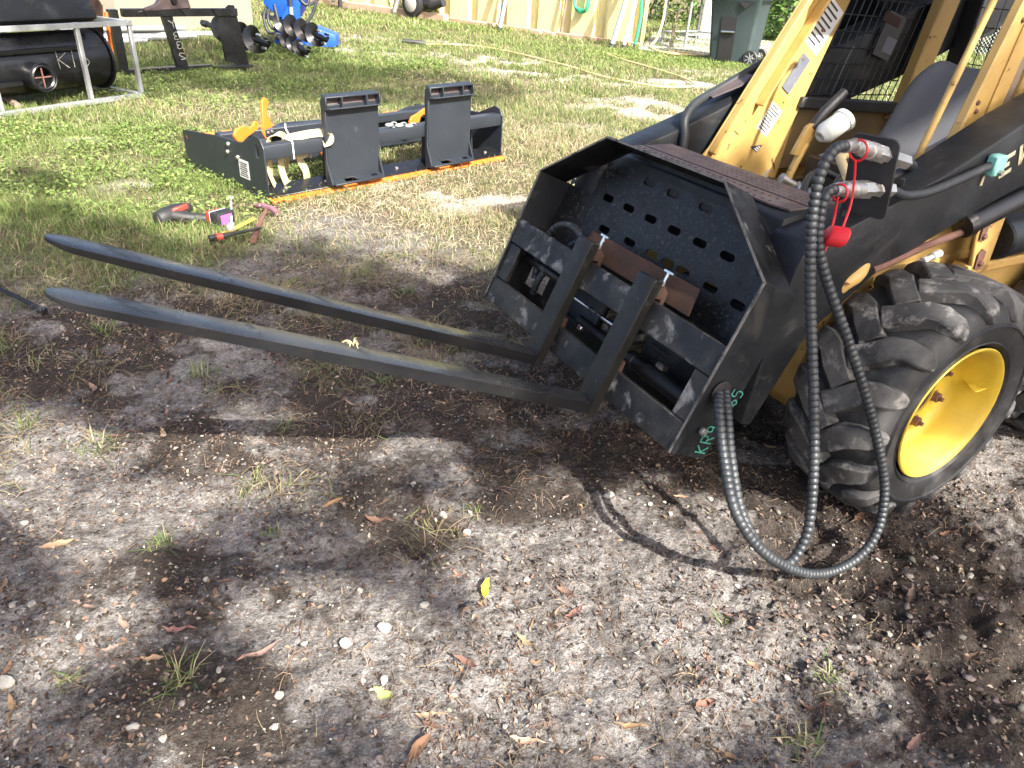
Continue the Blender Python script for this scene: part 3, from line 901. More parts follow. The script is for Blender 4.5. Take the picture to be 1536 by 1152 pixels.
build_wheels()

def build_loader():
    # lift arms
    prof = [(.36, .922), (.18, .978), (.01, 1.036), (-.14, 1.10), (-.30, 1.170), (-.47, 1.232), (-1.75, 1.66), (-1.75, 1.42), (-1.0, 1.14), (-.42, .97), (-.26, .922), (-.09, .865), (.05, .812), (.185, .76), (.32, .665), (.40, .61), (.545, .33), (.585, .345), (.565, .60), (.53, .82), (.505, .892), (.45, .905)]
    for l0 in (-.38, mir(-.25)):
        mb = MB(); mb.plate(prof, (), .13, SIDE(l0))
        arm = mb.build('lift_arm', 'arm_paint', loader, bevel=.010, seg=2)
        if l0 == -.38:
            lm = SIDE(-.2485) @ Matrix.Rotation(R(8), 4, 'Z') 
            # worn cream lettering on the outer face (seen from the left, so letters run towards the rear)
            LM = Matrix(((-1, 0, 0, 0), (0, 0, 1, -.2490), (0, 1, 0, 0), (0, 0, 0, 1)))
            LM = frame((-.262, -.2490, 1.008), (-.925, 0, .38), (.25, 0, .97), (0, 1, 0))
            def bar(mb_, x0, y0, x1, y1, wd):
                d = Vector((x1 - x0, y1 - y0)); n_ = Vector((-d.y, d.x)).normalized() * wd / 2
                mb_.plate([(x0 + n_.x, y0 + n_.y), (x0 - n_.x, y0 - n_.y), (x1 - n_.x, y1 - n_.y), (x1 + n_.x, y1 + n_.y)], (), .002, LM)
            e = MB()
            for s in ((0, 0, 0, .064, .013), (.0, .006, .046, .006, .012), (.0, .032, .03, .032, .011), (0, .058, .046, .058, .012)):
                bar(e, *s)
            e.build('letter', 'decal_cream', arm)
            e = MB()
            for s in ((.070, .068, .084, .004, .013), (.084, .004, .100, .054, .011), (.100, .054, .116, .004, .011), (.116, .004, .132, .068, .013)):
                bar(e, *s)
            e.build('letter', 'decal_cream', arm)
            e = MB(); bar(e, -.088, .018, -.080, .046, .011)
            e.build('letter', 'decal_cream', arm)
    # far arm: hose and rusty hose guard on its top
    gl = mir(-.31)
    mb = MB()
    mb.plate([(0, 0), (.20, .01), (.22, .07), (.11, .105), (.02, .07)], [[(.035 + .007 * math.cos(a), .035 + .007 * math.sin(a)) for a in np.linspace(0, 6.283, 8)[:-1]]], .005, T(-.19, gl - .03, 1.148) @ Matrix.Rotation(R(22), 4, 'Y') @ Matrix.Rotation(R(8), 4, 'X'))
    mb.build('hose_guard', 'step_rust', loader, bevel=.001)
    mb = MB()
    mb.tube(smooth_path([(-.60, gl - .03, 1.32), (-.3, gl - .03, 1.195), (-.06, gl - .02, 1.095), (.08, gl + .02, 1.055), (.155, gl + .06, 1.01), (.165, gl + .085, .95), (.17, gl + .09, .88)], 6), .017, 12)
    mb.build('hydraulic_line', 'hose_black', loader, smooth=60)
    mb = MB(); mb.box((-.37, gl - .045, 1.205), (.07, .03, .035)); mb.build('line_clamp', 'teal_plastic', loader, bevel=.005)
    # cross member with perforated step
    mb = MB()
    mb.plate([(.475, .70), (.50, .80), (.478, .918), (.43, .927), (.24, .925), (.22, .86), (.28, .70)], (), (mir(-.375)) * 0 + .82, SIDE(mir(-.375)))
    mb.build('cross_member', 'arm_paint', loader, bevel=.012, seg=2)
    holes = []
    for j in range(2):
        for i in range(23):
            x, y = .085 + .030 * i + .008 * j, .020 + .040 * j
            holes.append([(x + .0078 * math.cos(a), y + .0062 * math.sin(a)) for a in np.linspace(0, 2 * math.pi, 7)[:-1]])
    for j in range(3):
        for i in range(31):
            x, y = .03 + .022 * i + .007 * j, .112 + .028 * j
            holes.append([(x + .0035 * math.cos(a), y + .003 * math.sin(a)) for a in np.linspace(0, 2 * math.pi, 6)[:-1]])
    sm = Matrix(((0, -1, 0, .448), (-1, 0, 0, -.395), (0, 0, 1, .9285), (0, 0, 0, 1)))
    mb = MB(); mb.plate([(.0, .012), (.05, 0), (.755, 0), (.77, .02), (.77, .085), (0, .085)], [h for h in holes if h[0][1] < .08], .005, sm)
    mb.build('step_plate', 'step_rust', loader, smooth=20)
    mb = MB(); mb.plate([(-.01, .0885), (.755, .0885), (.755, .205), (.0, .205)], [h for h in holes if h[0][1] > .08], .005, sm @ T(0, 0, .002))
    mb.build('step_plate', 'step_rust', loader, smooth=20)
    # hull between the wheels
    mb = MB()
    hull = [(.27, .30), (.30, .46), (.24, .70), (.17, .72), (-.05, .74), (-1.7, .76), (-1.85, .60), (-1.85, .30), (-1.6, .20), (.16, .20)]
    mb.plate(hull, (), .92, SIDE(CL - .46))
    mb.build('hull', 'yellow_paint', loader, bevel=.012, seg=2)
    for l in (-.335, mir(-.335)):          # upright side plates above the tyres, yellow under the arm
        mb = MB(); mb.plate([(.14, .74), (.06, .83), (-.25, .90), (-.9, .95), (-1.7, 1.0), (-1.7, .70), (.14, .70)], (), .012, SIDE(l - .006))
        mb.build('side_plate', 'yellow_paint', loader, bevel=.003)
    for l in (-.30, mir(-.30)):            # axle tubes
        for f in (0, -1.02):
            a, b = (l, -.13) if l > CL else (l, mir(-.13))
            MB().tube([(f, a - .1 if l > CL else a + .1, .388), (f, b, .388)], .07, 16).build('axle', 'yellow_paint', loader)
    # cylinder bracket, cylinders and rods beside the near arm
    L = -.235
    mb = MB(); mb.plate([(-.285, .700), (-.225, .880), (-.262, .895), (-.36, .885), (-.375, .70)], (), .014, SIDE(L - .014))
    br = mb.build('cylinder_bracket', 'yellow_paint', loader, bevel=.004)
    for (f, z, s) in ((-.262, .845, .030), (-.30, .752, .036)):
        mb = MB(); mb.plate([(-s * .55, -s), (s * .35, -s * .8), (s * .6, s * .5), (s * .2, s), (-s * .4, s * .7)], (), .006, T(f, L + .0005, z) @ SIDE(0))
        mb.lathe([(0, .016), (.006, .016), (.010, .012), (.010, .004)], 6, T(f - .004, L + .0, z - .012) @ Matrix.Rotation(-math.pi / 2, 4, 'X'))
        mb.build('locking_tab', 'rust_tool', br, smooth=20)
    mb = MB(); mb.box((-.5, L - .03, .715), (.46, .06, .035)); mb.build('ledge', 'yellow_paint', loader, bevel=.006)
    mb = MB(); mb.tube([(-.175, L - .02, .865), (-.20, L - .02, .872), (-.205, L - .02, .872), (-1.1, L - .02, 1.10)], [.036, .041, .034, .034], 20); mb.build('lift_cylinder', 'gloss_black', loader)
    mb = MB(); mb.tube([(-.395, L - .03, .80), (-1.2, L - .03, .84)], .070, 24); mb.build('fuel_tube', 'arm_paint', loader, bevel=.006)
    mb = MB(); mb.tube([(.20, L - .02, .775), (.16, L - .02, .782), (-.02, L - .02, .822), (-.18, L - .02, .846)], [.014, .012, .011, .011], 12); mb.build('hydraulic_line', 'rust_tool', loader)
    mb = MB(); mb.lathe([(.0, .0), (.010, 0), (.010, .02), (.008, .022), (.008, .04), (.012, .042), (.012, .075), (.008, .077), (.0, .077)], 12, frame((.0, L + .0, .785), (0, 1, 0), (.2, 0, 1), (-.97, 0, .2))); mb.build('hose_fitting', 'label_white', loader)
    mb = MB(); mb.tube(smooth_path([(.22, L - .04, .80), (.26, L - .02, .77), (.30, L - .03, .74), (.29, L - .06, .68)], 5), .022, 12); mb.build('pin_boss', 'yellow_paint', loader)
    # front of the hull: axle yellow and the hitch plate behind the fork frame
    # ---- cab
    far = mir(-.42)                        # inner face of the far side panel
    pan = [(.10, .86), (.05, .915), (-.26, 1.42), (-.60, 1.98), (-.80, 1.98), (-.52, 1.44), (-.42, 1.15), (-.37, 1.00), (-.34, .77), (-.05, .72)]
    mb = MB(); mb.plate(pan, (), .012, SIDE(far - .012))
    cp = mb.build('cab_side_panel', 'yellow_paint', loader, bevel=.003)
    d = Vector((-.31, 0, .505)).normalized(); nn = Vector((0, 1, 0)); fwd = Vector((.505, 0, .31)).normalized()
    def rib(a0, a1, off, wd, th, name='rib', mat='yellow_paint', par=cp):
        o = Vector((.05, far, .915)) - fwd * off
        m_ = frame(o, fwd, d, nn)
        mb_ = MB(); mb_.box((0, (a0 + a1) / 2, th / 2), (wd, a1 - a0, th), m_)
        return mb_.build(name, mat, par, bevel=min(.004, th * .3, wd * .3))
    rib(-.02, 1.2, .010, .022, .030)
    rib(.22, 1.2, .078, .012, .045)
    rib(.25, 1.2, .108, .010, .012)
    rib(.10, .24, .075, .03, .004, 'gusset')
    def decal(a0, a1, off, wd, mat, name='decal', lines=0, lmat='print_dark', lift=.0008):
        m_ = frame(Vector((.05, far, .915)) - fwd * off, -fwd, d, nn)
        mb_ = MB(); mb_.box((0, (a0 + a1) / 2, lift), (wd, a1 - a0, .0012), m_)
        o = mb_.build(name, mat, cp, smooth=None)
        if lines:
            lb = MB()
            rr = random.Random(int(a0 * 1000))
            for k in range(lines):
                yy = a1 - (a1 - a0) * (k + .8) / (lines + .8)
                ww = wd * rr.uniform(.55, .82)
                lb.box((-(wd * .84 - ww) / 2, yy, lift + .0011), (ww, (a1 - a0) / (lines + .8) * .38, .0008), m_)
            lb.build('print', lmat, o, smooth=None)['kind'] = 'stuff'
        return o
    decal(.335, .475, .175, .052, 'label_grey', 'grip_pad', lift=.004)
    decal(.285, .318, .185, .078, 'label_yellow', 'caution_label', 0)
    m_ = frame(Vector((.05, far, .915)) - fwd * .157, -fwd, d, nn)
    # CAUTION in strokes
    let = {'C': [[(1, 1), (.3, 1), (0, .6), (0, .4), (.3, 0), (1, 0)]], 'A': [[(0, 0), (.5, 1)], [(.5, 1), (1, 0)], [(.25, .4), (.75, .4)]], 'U': [[(0, 1), (0, .3), (.5, 0), (1, .3), (1, 1)]],
           'T': [[(0, 1), (1, 1)], [(.5, 1), (.5, 0)]], 'I': [[(.5, 0), (.5, 1)]], 'O': [[(.5, 0), (0, .4), (.1, .8), (.5, 1), (.9, .8), (1, .4), (.5, 0)]], 'N': [[(0, 0), (0, 1)], [(0, 1), (1, 0)], [(1, 0), (1, 1)]]}
    ls = []
    for k, ch in enumerate('CAUTION'):
        for st in let[ch]:
            ls.append([(k * .0078 + x * .0052, .2945 + y * .013) for x, y in st])
    strokes('lettering', ls, .0014, 'print_dark', m_ @ T(0, 0, .0018), cp)
    decal(.165, .275, .190, .074, 'label_white', 'warning_label', 9)
    decal(.505, .68, .168, .100, 'label_clean', 'notice_label', 8)
    mb = MB(); mb.plate([(0, 0), (.050, .0), (.055, .038)], (), .0012, frame(Vector((-.155, far + .0002, .905)), -fwd, d, nn)); o = mb.build('decal', 'print_dark', cp, smooth=None)
    mb = MB()
    for k in range(3):
        mb.box((.036 + .004 * k, .006 + k * .008, .0018), (.024 - .007 * k, .003, .0006), frame(Vector((-.155, far + .0002, .905)), -fwd, d, nn))
    mb.build('print', 'label_clean', o, smooth=None)
    mb = MB()
    for (f, z) in ((-.115, 1.155), (-.235, 1.335), (.0, .96), (-.33, 1.22), (-.40, 1.32)):
        mb.lathe([(0, .007), (.006, .006), (.008, .0)], 8, T(f, far, z) @ Matrix.Rotation(-math.pi / 2, 4, 'X'))
    mb.build('bolts', 'rust_tool', cp)['kind'] = 'stuff'
    # far window pillar and sill, screen
    mb = MB(); mb.plate([(-.34, .80), (-.40, 1.045), (-1.06, 1.0), (-1.06, .80)], (), .02, SIDE(far - .03)); mb.build('sill_panel', 'shaded_yellow', loader, bevel=.004)
    mb = MB(); mb.plate([(-.36, 1.045), (-.37, 1.085), (-1.0, 1.045), (-1.0, 1.0)], (), .05, SIDE(far - .03)); mb.build('window_sill', 'black_plastic', loader, bevel=.004)
    mb = MB(); mb.plate([(-.93, .98), (-.965, 1.05), (-1.03, 1.45), (-1.12, 1.98), (-1.24, 1.98), (-1.14, 1.45), (-1.06, .98)], (), .05, SIDE(far - .02)); mb.build('rear_pillar', 'yellow_paint', loader, bevel=.005)
    mb = MB(); mb.plate([(-.42, 1.06), (-.52, 1.44), (-.80, 1.98), (-.74, 1.98), (-.47, 1.44), (-.37, 1.06)], (), .016, SIDE(far - .05)); mb.build('screen_frame', 'black_plastic', loader, bevel=.002)
    mb = MB()
    for k in range(17):
        f0 = -.42 - .042 * k
        z0 = 1.05 - .02 * k / 17
        mb.tube([(f0, far - .04, z0), (f0 - .24, far - .04, 1.98)], .0026, 5)
    for k in range(15):
        z = 1.085 + .058 * k
        f0 = -.40 - (z - 1.05) * .42
        mb.tube([(f0, far - .0375, z), (-.965 - (z - 1.05) * .19, far - .0375, z - .015)], .0026, 5)
    mb.build('side_screen', 'black_plastic', loader)['kind'] = 'stuff'
    # upright of the far arm, seen dark through the screen
    mb = MB(); mb.plate([(-1.15, 1.20), (-.95, 1.32), (-.92, 1.44), (-1.12, 1.62), (-1.9, 1.98), (-2.0, 1.5), (-1.75, 1.30)], (), .06, SIDE(mir(-.27) - .06)); mb.build('arm_tower', 'arm_paint', loader, bevel=.006)
    mb = MB(); mb.plate([(-.50, 1.06), (-.62, 1.55), (-.8, 1.98), (-1.9, 1.98), (-1.9, 1.6), (-.98, 1.32), (-.80, 1.20), (-.68, 1.06)], (), .006, SIDE(mir(-.20))); mb.build('shroud', 'glass_dark', loader)
    mb = MB(); mb.box((-.83, far - .025, 1.30), (.115, .003, .165), None, Matrix.Rotation(R(-14), 3, 'Y')); o = mb.build('warning_sign', 'print_dark', loader)
    mb = MB(); mb.box((-.815, far - .0225, 1.362), (.112, .002, .036), None, Matrix.Rotation(R(-14), 3, 'Y')); mb.build('sign_header', 'rust_plate', o)
    mb = MB(); mb.box((-.842, far - .0225, 1.265), (.07, .002, .06), None, Matrix.Rotation(R(-14), 3, 'Y')); mb.build('sign_picture', 'label_grey', o)
    # near post, grab rail, boards
    near = -.42
    mb = MB(); mb.plate([(-.19, .92), (-.262, 1.07), (-.362, 1.47), (-.54, 1.98), (-.68, 1.98), (-.475, 1.42), (-.445, 1.12), (-.42, .92)], (), .035, SIDE(near - .035))
    po = mb.build('cab_post', 'yellow_paint', loader, bevel=.006)
    mb = MB(); mb.plate([(-.355, 1.085), (-.395, 1.40), (-.465, 1.62), (-.49, 1.60), (-.425, 1.40), (-.39, 1.085)], (), .006, SIDE(near)); mb.build('rib', 'yellow_paint', po, bevel=.002)
    mb = MB()
    for (f, z) in ((-.31, 1.19), (-.315, 1.165), (-.385, 1.42), (-.39, 1.445)):
        mb.lathe([(0, .007), (.006, .006), (.009, .0)], 8, T(f, near, z) @ Matrix.Rotation(-math.pi / 2, 4, 'X'))
    mb.build('bolts', 'rust_tool', po)['kind'] = 'stuff'
    mb = MB(); mb.plate([(-.45, .92), (-.48, 1.42), (-.69, 1.98), (-.72, 1.98), (-.515, 1.42), (-.49, .92)], (), .03, SIDE(near - .04)); mb.build('gap_strip', 'timber_grey', loader, bevel=.003)  # dark strip standing in for the dark gap behind the near post
    mb = MB(); mb.plate([(-.49, .92), (-.525, 1.42), (-.73, 1.98), (-1.25, 1.98), (-1.25, 1.5), (-.63, 1.46), (-.57, .92)], (), .03, SIDE(near - .03)); mb.build('cab_post', 'yellow_paint', loader, bevel=.005)
    mb = MB(); mb.tube(smooth_path([(-.18, near - .02, .995), (-.125, near - .005, 1.0), (-.103, near + .0, 1.04), (-.128, near + .0, 1.15), (-.208, near + .0, 1.47), (-.29, near + .0, 1.80), (-.36, near - .02, 1.84)], 6), .0105, 10)
    mb.build('grab_rail', 'yellow_paint', loader, smooth=60)
    mb = MB(); mb.box((-.85, CL, 2.0), (1.0, .80, .05)); mb.build('cab_roof', 'yellow_paint', loader, bevel=.02, seg=2)
    # rear window
    mb = MB(); mb.plate([(-.42, .92), (.42, .92), (.42, 1.98), (-.42, 1.98)], [[(-.34, 1.02), (.34, 1.02), (.34, 1.9), (-.34, 1.9)]], .03, Matrix(((0, 0, 1, -1.33), (1, 0, 0, CL), (0, 1, 0, 0), (0, 0, 0, 1))))
    mb.build('rear_window_frame', 'black_plastic', loader, bevel=.004)
    mb = MB()
    for k in range(16):
        mb.tube([(-1.31, CL - .34 + .045 * k, 1.02), (-1.31, CL - .34 + .045 * k, 1.9)], .0022, 5)
    for k in range(12):
        mb.tube([(-1.306, CL - .34, 1.06 + .072 * k), (-1.306, CL + .34, 1.06 + .072 * k)], .0022, 5)
    mb.build('rear_screen', 'black_plastic', loader)['kind'] = 'stuff'
    # engine cover behind
    mb = MB(); mb.plate([(-1.36, .76), (-1.36, 1.12), (-1.5, 1.22), (-2.0, 1.12), (-2.1, .76)], (), .66, SIDE(CL - .33)); mb.build('engine_cover', 'yellow_paint', loader, bevel=.02, seg=2)
    # seat: one moulded shell
    prof = [(-.34, .845, .20), (-.36, .875, .225), (-.42, .885, .240), (-.52, .870, .250), (-.62, .862, .252), (-.70, .880, .252), (-.755, .94, .250), (-.79, 1.02, .246), (-.825, 1.10, .246), (-.858, 1.168, .238), (-.878, 1.208, .212), (-.893, 1.236, .175)]
    V, F = [], []
    nk = 17
    for i, (f, z, hw) in enumerate(prof):
        t = Vector((prof[min(i + 1, 11)][0] - prof[max(i - 1, 0)][0], prof[min(i + 1, 11)][1] - prof[max(i - 1, 0)][1])).normalized()
        nx_, nz_ = -t.y, t.x
        if nx_ < 0 and i > 6: pass
        for k in range(nk):
            u = (k / (nk - 1)) * 2 - 1
            rise = .045 * max(0, (abs(u) - .62) / .38) ** 1.6
            groove = -.008 if .52 < abs(u) < .62 and i > 1 else 0
            e = .03 * max(0, (abs(u) - .9) / .1)
            V.append((f + (t.y) * (rise + groove - e), CL + u * hw, z - (t.x) * (rise + groove - e)))
    for i in range(len(prof) - 1):
        for k in range(nk - 1):
            a = i * nk + k
            F.append((a, a + 1, a + nk + 1, a + nk))
    mb = MB(); mb.add(V, F)
    st = mb.build('seat', 'seat_vinyl', loader, smooth=60)
    so = st.modifiers.new('thick', 'SOLIDIFY'); so.thickness = .035; so.offset = -1
    sb = st.modifiers.new('soft', 'SUBSURF'); sb.levels = 1; sb.render_levels = 1
    # foot well: floor, inner wall, pedals, valves
    mb = MB(); mb.box((-.42, CL, .752), (.95, .70, .02)); mb.build('cab_floor', 'black_plastic', loader, bevel=.003)
    mb = MB(); mb.plate([(-.33, .76), (-.33, .90), (-.60, .86), (-.60, .76)], (), .46, SIDE(CL - .23)); mb.build('seat_base', 'black_plastic', loader, bevel=.01)
    mb = MB(); mb.tube(smooth_path([(.02, -.80, .74), (.0, -.80, .86), (-.02, -.80, .93), (-.05, -.80, 1.0)], 4), .014, 10)
    mb.plate([(-.035, .955), (.01, .965), (-.03, 1.055), (-.075, 1.075), (-.08, 1.04)], (), .018, SIDE(-.809))
    lv = mb.build('control_lever', 'yellow_paint', loader, bevel=.002)
    mb = MB(); mb.tube([(-.055, -.80, 1.05), (-.10, -.80, 1.10), (-.165, -.79, 1.165)], [.013, .017, .015], 10); mb.build('lever_grip', 'black_plastic', lv)
    mb = MB(); mb.lathe([(0, -.002), (.012, -.002), (.013, -.015), (.020, -.015), (.032, 0), (.036, .006), (.036, .075), (.040, .077), (.040, .092), (.036, .095), (.030, .095), (0, .088)], 24, frame((-.075, -.76, 1.035), (0, 1, 0), (.5, 0, .8), (-.80, .12, .52)))
    mb.build('canister', 'canister', lv)
    mb = MB()
    for k, (f, l, z) in enumerate(((-.02, -.66, .80), (.0, -.72, .86), (-.06, -.70, .83))):
        mb.lathe([(0, 0), (.022, 0), (.022, .03), (.016, .035), (.016, .08), (.020, .082), (.020, .10), (0, .10)], 10, T(f, l, z) @ Matrix.Rotation(R(40 + 25 * k), 4, 'Y') @ Matrix.Rotation(R(20 * k), 4, 'X'))
    mb.build('control_valves', 'zinc', loader)['kind'] = 'stuff'
    mb = MB(); mb.plate([(0, 0), (.05, .01), (.06, .06), (.03, .10), (.0, .08)], (), .006, T(.07, -.86, .84) @ Matrix.Rotation(R(60), 4, 'X') @ Matrix.Rotation(R(30), 4, 'Y')); mb.build('foot_pedal', 'zinc', loader, bevel=.002)
    for q, rr in (([(.05, -.6, .78), (.08, -.64, .84), (.02, -.70, .90), (-.08, -.72, .92), (-.2, -.66, .86)], .012), ([(.10, -.52, .80), (.06, -.56, .90), (-.04, -.6, .95), (-.16, -.58, .90)], .011), ([(.06, -.82, .76), (.05, -.84, .84), (.0, -.88, .86)], .009)):
        mb = MB(); mb.tube(smooth_path(q, 6), rr, 8); mb.build('hydraulic_line', 'hose_black', loader, smooth=60)
    mb = MB(); mb.tube(smooth_path([(.20, -.42, 1.0), (.12, -.52, 1.03), (-.02, -.56, 1.01), (-.12, -.54, .95)], 6), .014, 10); mb.build('hydraulic_line', 'tan_rubber', loader, smooth=60)
    # auxiliary coupler bracket on the near arm
    mb = MB()
    rc = lambda w_, h_, r_: [(sx * (w_ - r_) + r_ * math.cos(a), sy * (h_ - r_) + r_ * math.sin(a)) for sx, sy, a0 in ((1, 1, 0), (-1, 1, 90), (-1, -1, 180), (1, -1, 270)) for a in [R(a0 + 22.5 * q) for q in range(5)]]
    mb.plate(rc(.060, .105, .018), (), .008, frame((.335, -.255, 1.055), (-.30, 1, 0), (.18, 0, 1), (1, .30, -.18)))
    bk = mb.build('coupler_bracket', 'black_plastic', loader, bevel=.001)
    mb = MB(); mb.box((.31, -.31, .965), (.05, .012, .12)); mb.build('bracket_foot', 'black_plastic', bk, bevel=.002)
    def coupler(a, b, tail):
        a, b = Vector(a), Vector(b)
        ax = (b - a); ln = ax.length
        m_ = frame(a, Vector((0, 1, 0)).cross(ax.normalized()).cross(ax.normalized()) * -1, ax.cross(Vector((0, 1, 0)).cross(ax)) * 0 + Vector((0, 1, 0)).cross(ax), ax)
        c1, c2 = MB(), MB()
        c1.lathe([(0, 0), (.013, 0), (.013, .018), (.0165, .020), (.0165, .045), (.020, .048), (.021, .075), (.0185, .078), (.0185, .088), (.022, .090), (.022, .125), (.019, .128), (.019, ln * .62)], 16, m_)
        c2.lathe([(.021, ln * .60), (.0235, ln * .61), (.0235, ln * .80), (.017, ln * .81), (.017, ln), (.020, ln + .005), (.020, ln + tail), (0, ln + tail)], 6, m_)
        o1 = c1.build('coupler', 'zinc', loader, smooth=30); c2.build('hex_body', 'zinc', o1, smooth=20)
    coupler((.520, -.20, 1.157), (.330, -.225, 1.112), .10)
    coupler((.540, -.20, 1.053), (.335, -.225, 1.028), .07)
    mb = MB(); mb.tube(smooth_path([(.26, -.232, 1.018), (.19, -.232, .998), (.09, -.233, 1.0), (-.02, -.234, 1.022), (-.12, -.234, 1.046), (-.20, -.234, 1.062)], 6), .013, 12); mb.build('hydraulic_line', 'hose_black', loader, smooth=60)
    mb = MB(); mb.tube(smooth_path([(.22, -.25, 1.085), (.15, -.27, 1.065), (.14, -.30, 1.04), (.20, -.33, 1.0)], 6), .014, 10); mb.build('hydraulic_line', 'hose_black', loader, smooth=60)
    mb = MB(); mb.box((-.178, -.230, 1.056), (.050, .036, .060)); cb = mb.build('line_clamp', 'teal_plastic', loader, bevel=.006)
    mb = MB(); mb.lathe([(0, .012), (.009, .012), (.009, 0)], 6, T(-.178, -.213, 1.040) @ Matrix.Rotation(-math.pi / 2, 4, 'X')); mb.build('clamp_bolt', 'zinc', cb, smooth=20)
    mb = MB(); mb.plate([(0, 0), (.06, .01), (.065, .05), (.01, .045)], (), .004, T(.10, -.34, 1.012) @ Matrix.Rotation(R(18), 4, 'Y') @ Matrix.Rotation(R(-8), 4, 'X')); mb.box((.13, -.315, 1.012), (.02, .045, .02), None, Matrix.Rotation(R(30), 3, 'Z')); mb.build('rubber_flap', 'black_plastic', loader, bevel=.001)
    # quick attach plate behind the fork frame
    al = R(24)
    n_ = Vector((math.cos(al), 0, math.sin(al))); u_ = Vector((-math.sin(al), 0, math.cos(al)))
    qm = frame(Vector((.88, CL, .35)) - n_ * .20, (0, -1, 0), n_, u_)
    mb = MB()
    for sx in (-1, 1):
        mb.box((sx * .30, 0, .22), (.36, .03, .42), qm)
    mb.box((0, -.02, .30), (.9, .05, .10), qm)
    mb.build('quick_attach_plate', 'arm_paint', loader, bevel=.006)
    for sx in (-.33, .33):
        mb = MB(); mb.tube([qm @ Vector((sx, -.03, .14)), Vector((.42, CL - sx, .56)), Vector((.30, CL - sx, .70))], .035, 14)
        mb.build('tilt_cylinder', 'gloss_black', loader)
build_loader()

# ================================================================== fork frame (local x = to the loader's right, y = out of its face, z = up its face)
_L = Vector((0.50904, -0.86074, 0)); _F = Vector((-0.86074, -0.50904, 0)); _Z = Vector((0, 0, 1))
_N = (_F * math.cos(R(24)) + _Z * math.sin(R(24))).normalized()
_U = (_F * -math.sin(R(24)) + _Z * math.cos(R(24))).normalized()
FO = frame((0.156, 2.133, 0.35), -_L, _N, _U)
XZ = Matrix(((1, 0, 0, 0), (0, 0, -1, 0), (0, 1, 0, 0), (0, 0, 0, 1)))      # plate xy -> x,z ; thickness towards -y
def slot(x, z, w=.060, h=.024):
    r = h / 2
    return [(x + s * (w / 2 - r) + r * math.cos(a), z + r * math.sin(a)) for s, a0 in ((1, -90), (-1, 90)) for a in [R(a0 + 36 * q) for q in range(6)]]
def build_fork_frame():
    fr = thing('pallet_fork_carriage', 'battered black steel fork frame with slotted guard tilted back on the loader', 'fork carriage', FO)
    D = .150
    W, S, TW, H = .565, .515, .282, .708
    slots = [(-.125, .628), (.03, .628), (.154, .631), (.31, .627), (.525, .525)] + [(.435 - .121 * k, .528) for k in range(7)] + [(.26, .427), (.114, .430), (-.007, .430), (-.09, .430), (-.163, .431), (-.29, .427), (-.41, .421), (-.335, .62), (-.45, .528)]
    mb = MB()
    mb.plate([(-W + .009, .30), (-W + .009, S - .004), (-TW + .004, H - .009), (TW - .004, H - .009), (W - .009, S - .004), (W - .009, .30)], [slot(*s) for s in slots], .006, T(0, -D + .007, 0) @ XZ)
    mb.build('guard_plate', 'guard_plate', fr, smooth=25)
    # rim: sides, chamfers, top lip
    segs = [('side_plate', (-W, 0), (-W, S)), ('chamfer_plate', (-W, S), (-TW, H)), ('top_lip', (-TW, H), (TW, H)), ('chamfer_plate', (TW, H), (W, S)), ('side_plate', (W, S), (W, 0))]
    near_side = None
    for nm, a, b in segs:
        a, b = Vector(a), Vector(b)
        d = (b - a).normalized(); n = Vector((d.y, -d.x))
        t = .008
        dep = D if nm == 'side_plate' else (.125 if nm == 'chamfer_plate' else .14)
        q = [a, b, b + n * t, a + n * t]
        if nm != 'side_plate':
            q = [a + d * .0015, b - d * .0015, b - d * .004 + n * t, a + d * .004 + n * t]
        o = MB().plate([(p.x, p.y) for p in q], (), dep, XZ).build(nm, 'arm_paint' if nm == 'side_plate' else 'frame_paint', fr, bevel=.0015)  # side plates take a lighter bluish paint to stand for their sheen
        q2 = [a + n * .0008, b + n * .0008, b + n * (t - .0008), a + n * (t - .0008)]
        MB().plate([(p.x, p.y) for p in q2], (), .0025, T(0, .0028, 0) @ XZ).build('worn_edge', 'edge_wear', o)
        if nm == 'side_plate' and near_side is None:
            near_side = o
    # cross bars and uprights of the lower frame
    bw = W - .009
    MB().box((0, -.012, .280), (2 * bw, .020, .092), None).build('upper_bar', 'bar_paint', fr, bevel=.003)
    MB().box((0, -.014, .045), (2 * bw, .022, .092), None).build('lower_bar', 'bar_paint', fr, bevel=.003)
    MB().box((-bw + .032, -.016, .1625), (.062, .018, .140)).build('upright', 'bar_paint', fr, bevel=.003)
    MB().box((bw - .036, -.016, .1625), (.070, .018, .140)).build('upright', 'bar_paint', fr, bevel=.003)
    MB().plate([(-.345, .333), (.20, .333), (.215, .362), (.205, .412), (-.335, .416)], (), .006, T(0, -.052, 0) @ XZ).build('rust_plate', 'rust_plate', fr, bevel=.001)
    MB().box((0, -.085, .318), (2 * bw, .125, .008)).build('shelf', 'frame_paint', fr, bevel=.001)
    MB().plate([(-bw, .0), (bw, .0), (bw, .10), (-bw, .10)], (), .006, T(0, -D + .007, 0) @ XZ).build('back_strip', 'frame_paint', fr)
    # side shift cylinder and rods seen through the windows
    m_ = Matrix.Rotation(math.pi / 2, 4, 'Y')
    cy = MB(); cy.lathe([(0, -.18), (.030, -.18), (.030, .02), (.026, .024), (.026, .075), (.030, .08), (.030, .10), (.018, .104), (0, .104)], 20, T(-.30, -.085, .125) @ m_)
    cyo = cy.build('cylinder', 'frame_paint', fr)
    MB().box((-.33, -.075, .165), (.03, .03, .02)).build('port_block', 'bar_paint', cyo, bevel=.003)
    MB().tube([(-.20, -.085, .125), (.10, -.085, .125)], .020, 14).build('rod_sleeve', 'frame_paint', fr)
    MB().tube([(.0, -.070, .183), (.19, -.070, .183)], .006, 10).build('rod', 'bright_steel', fr)
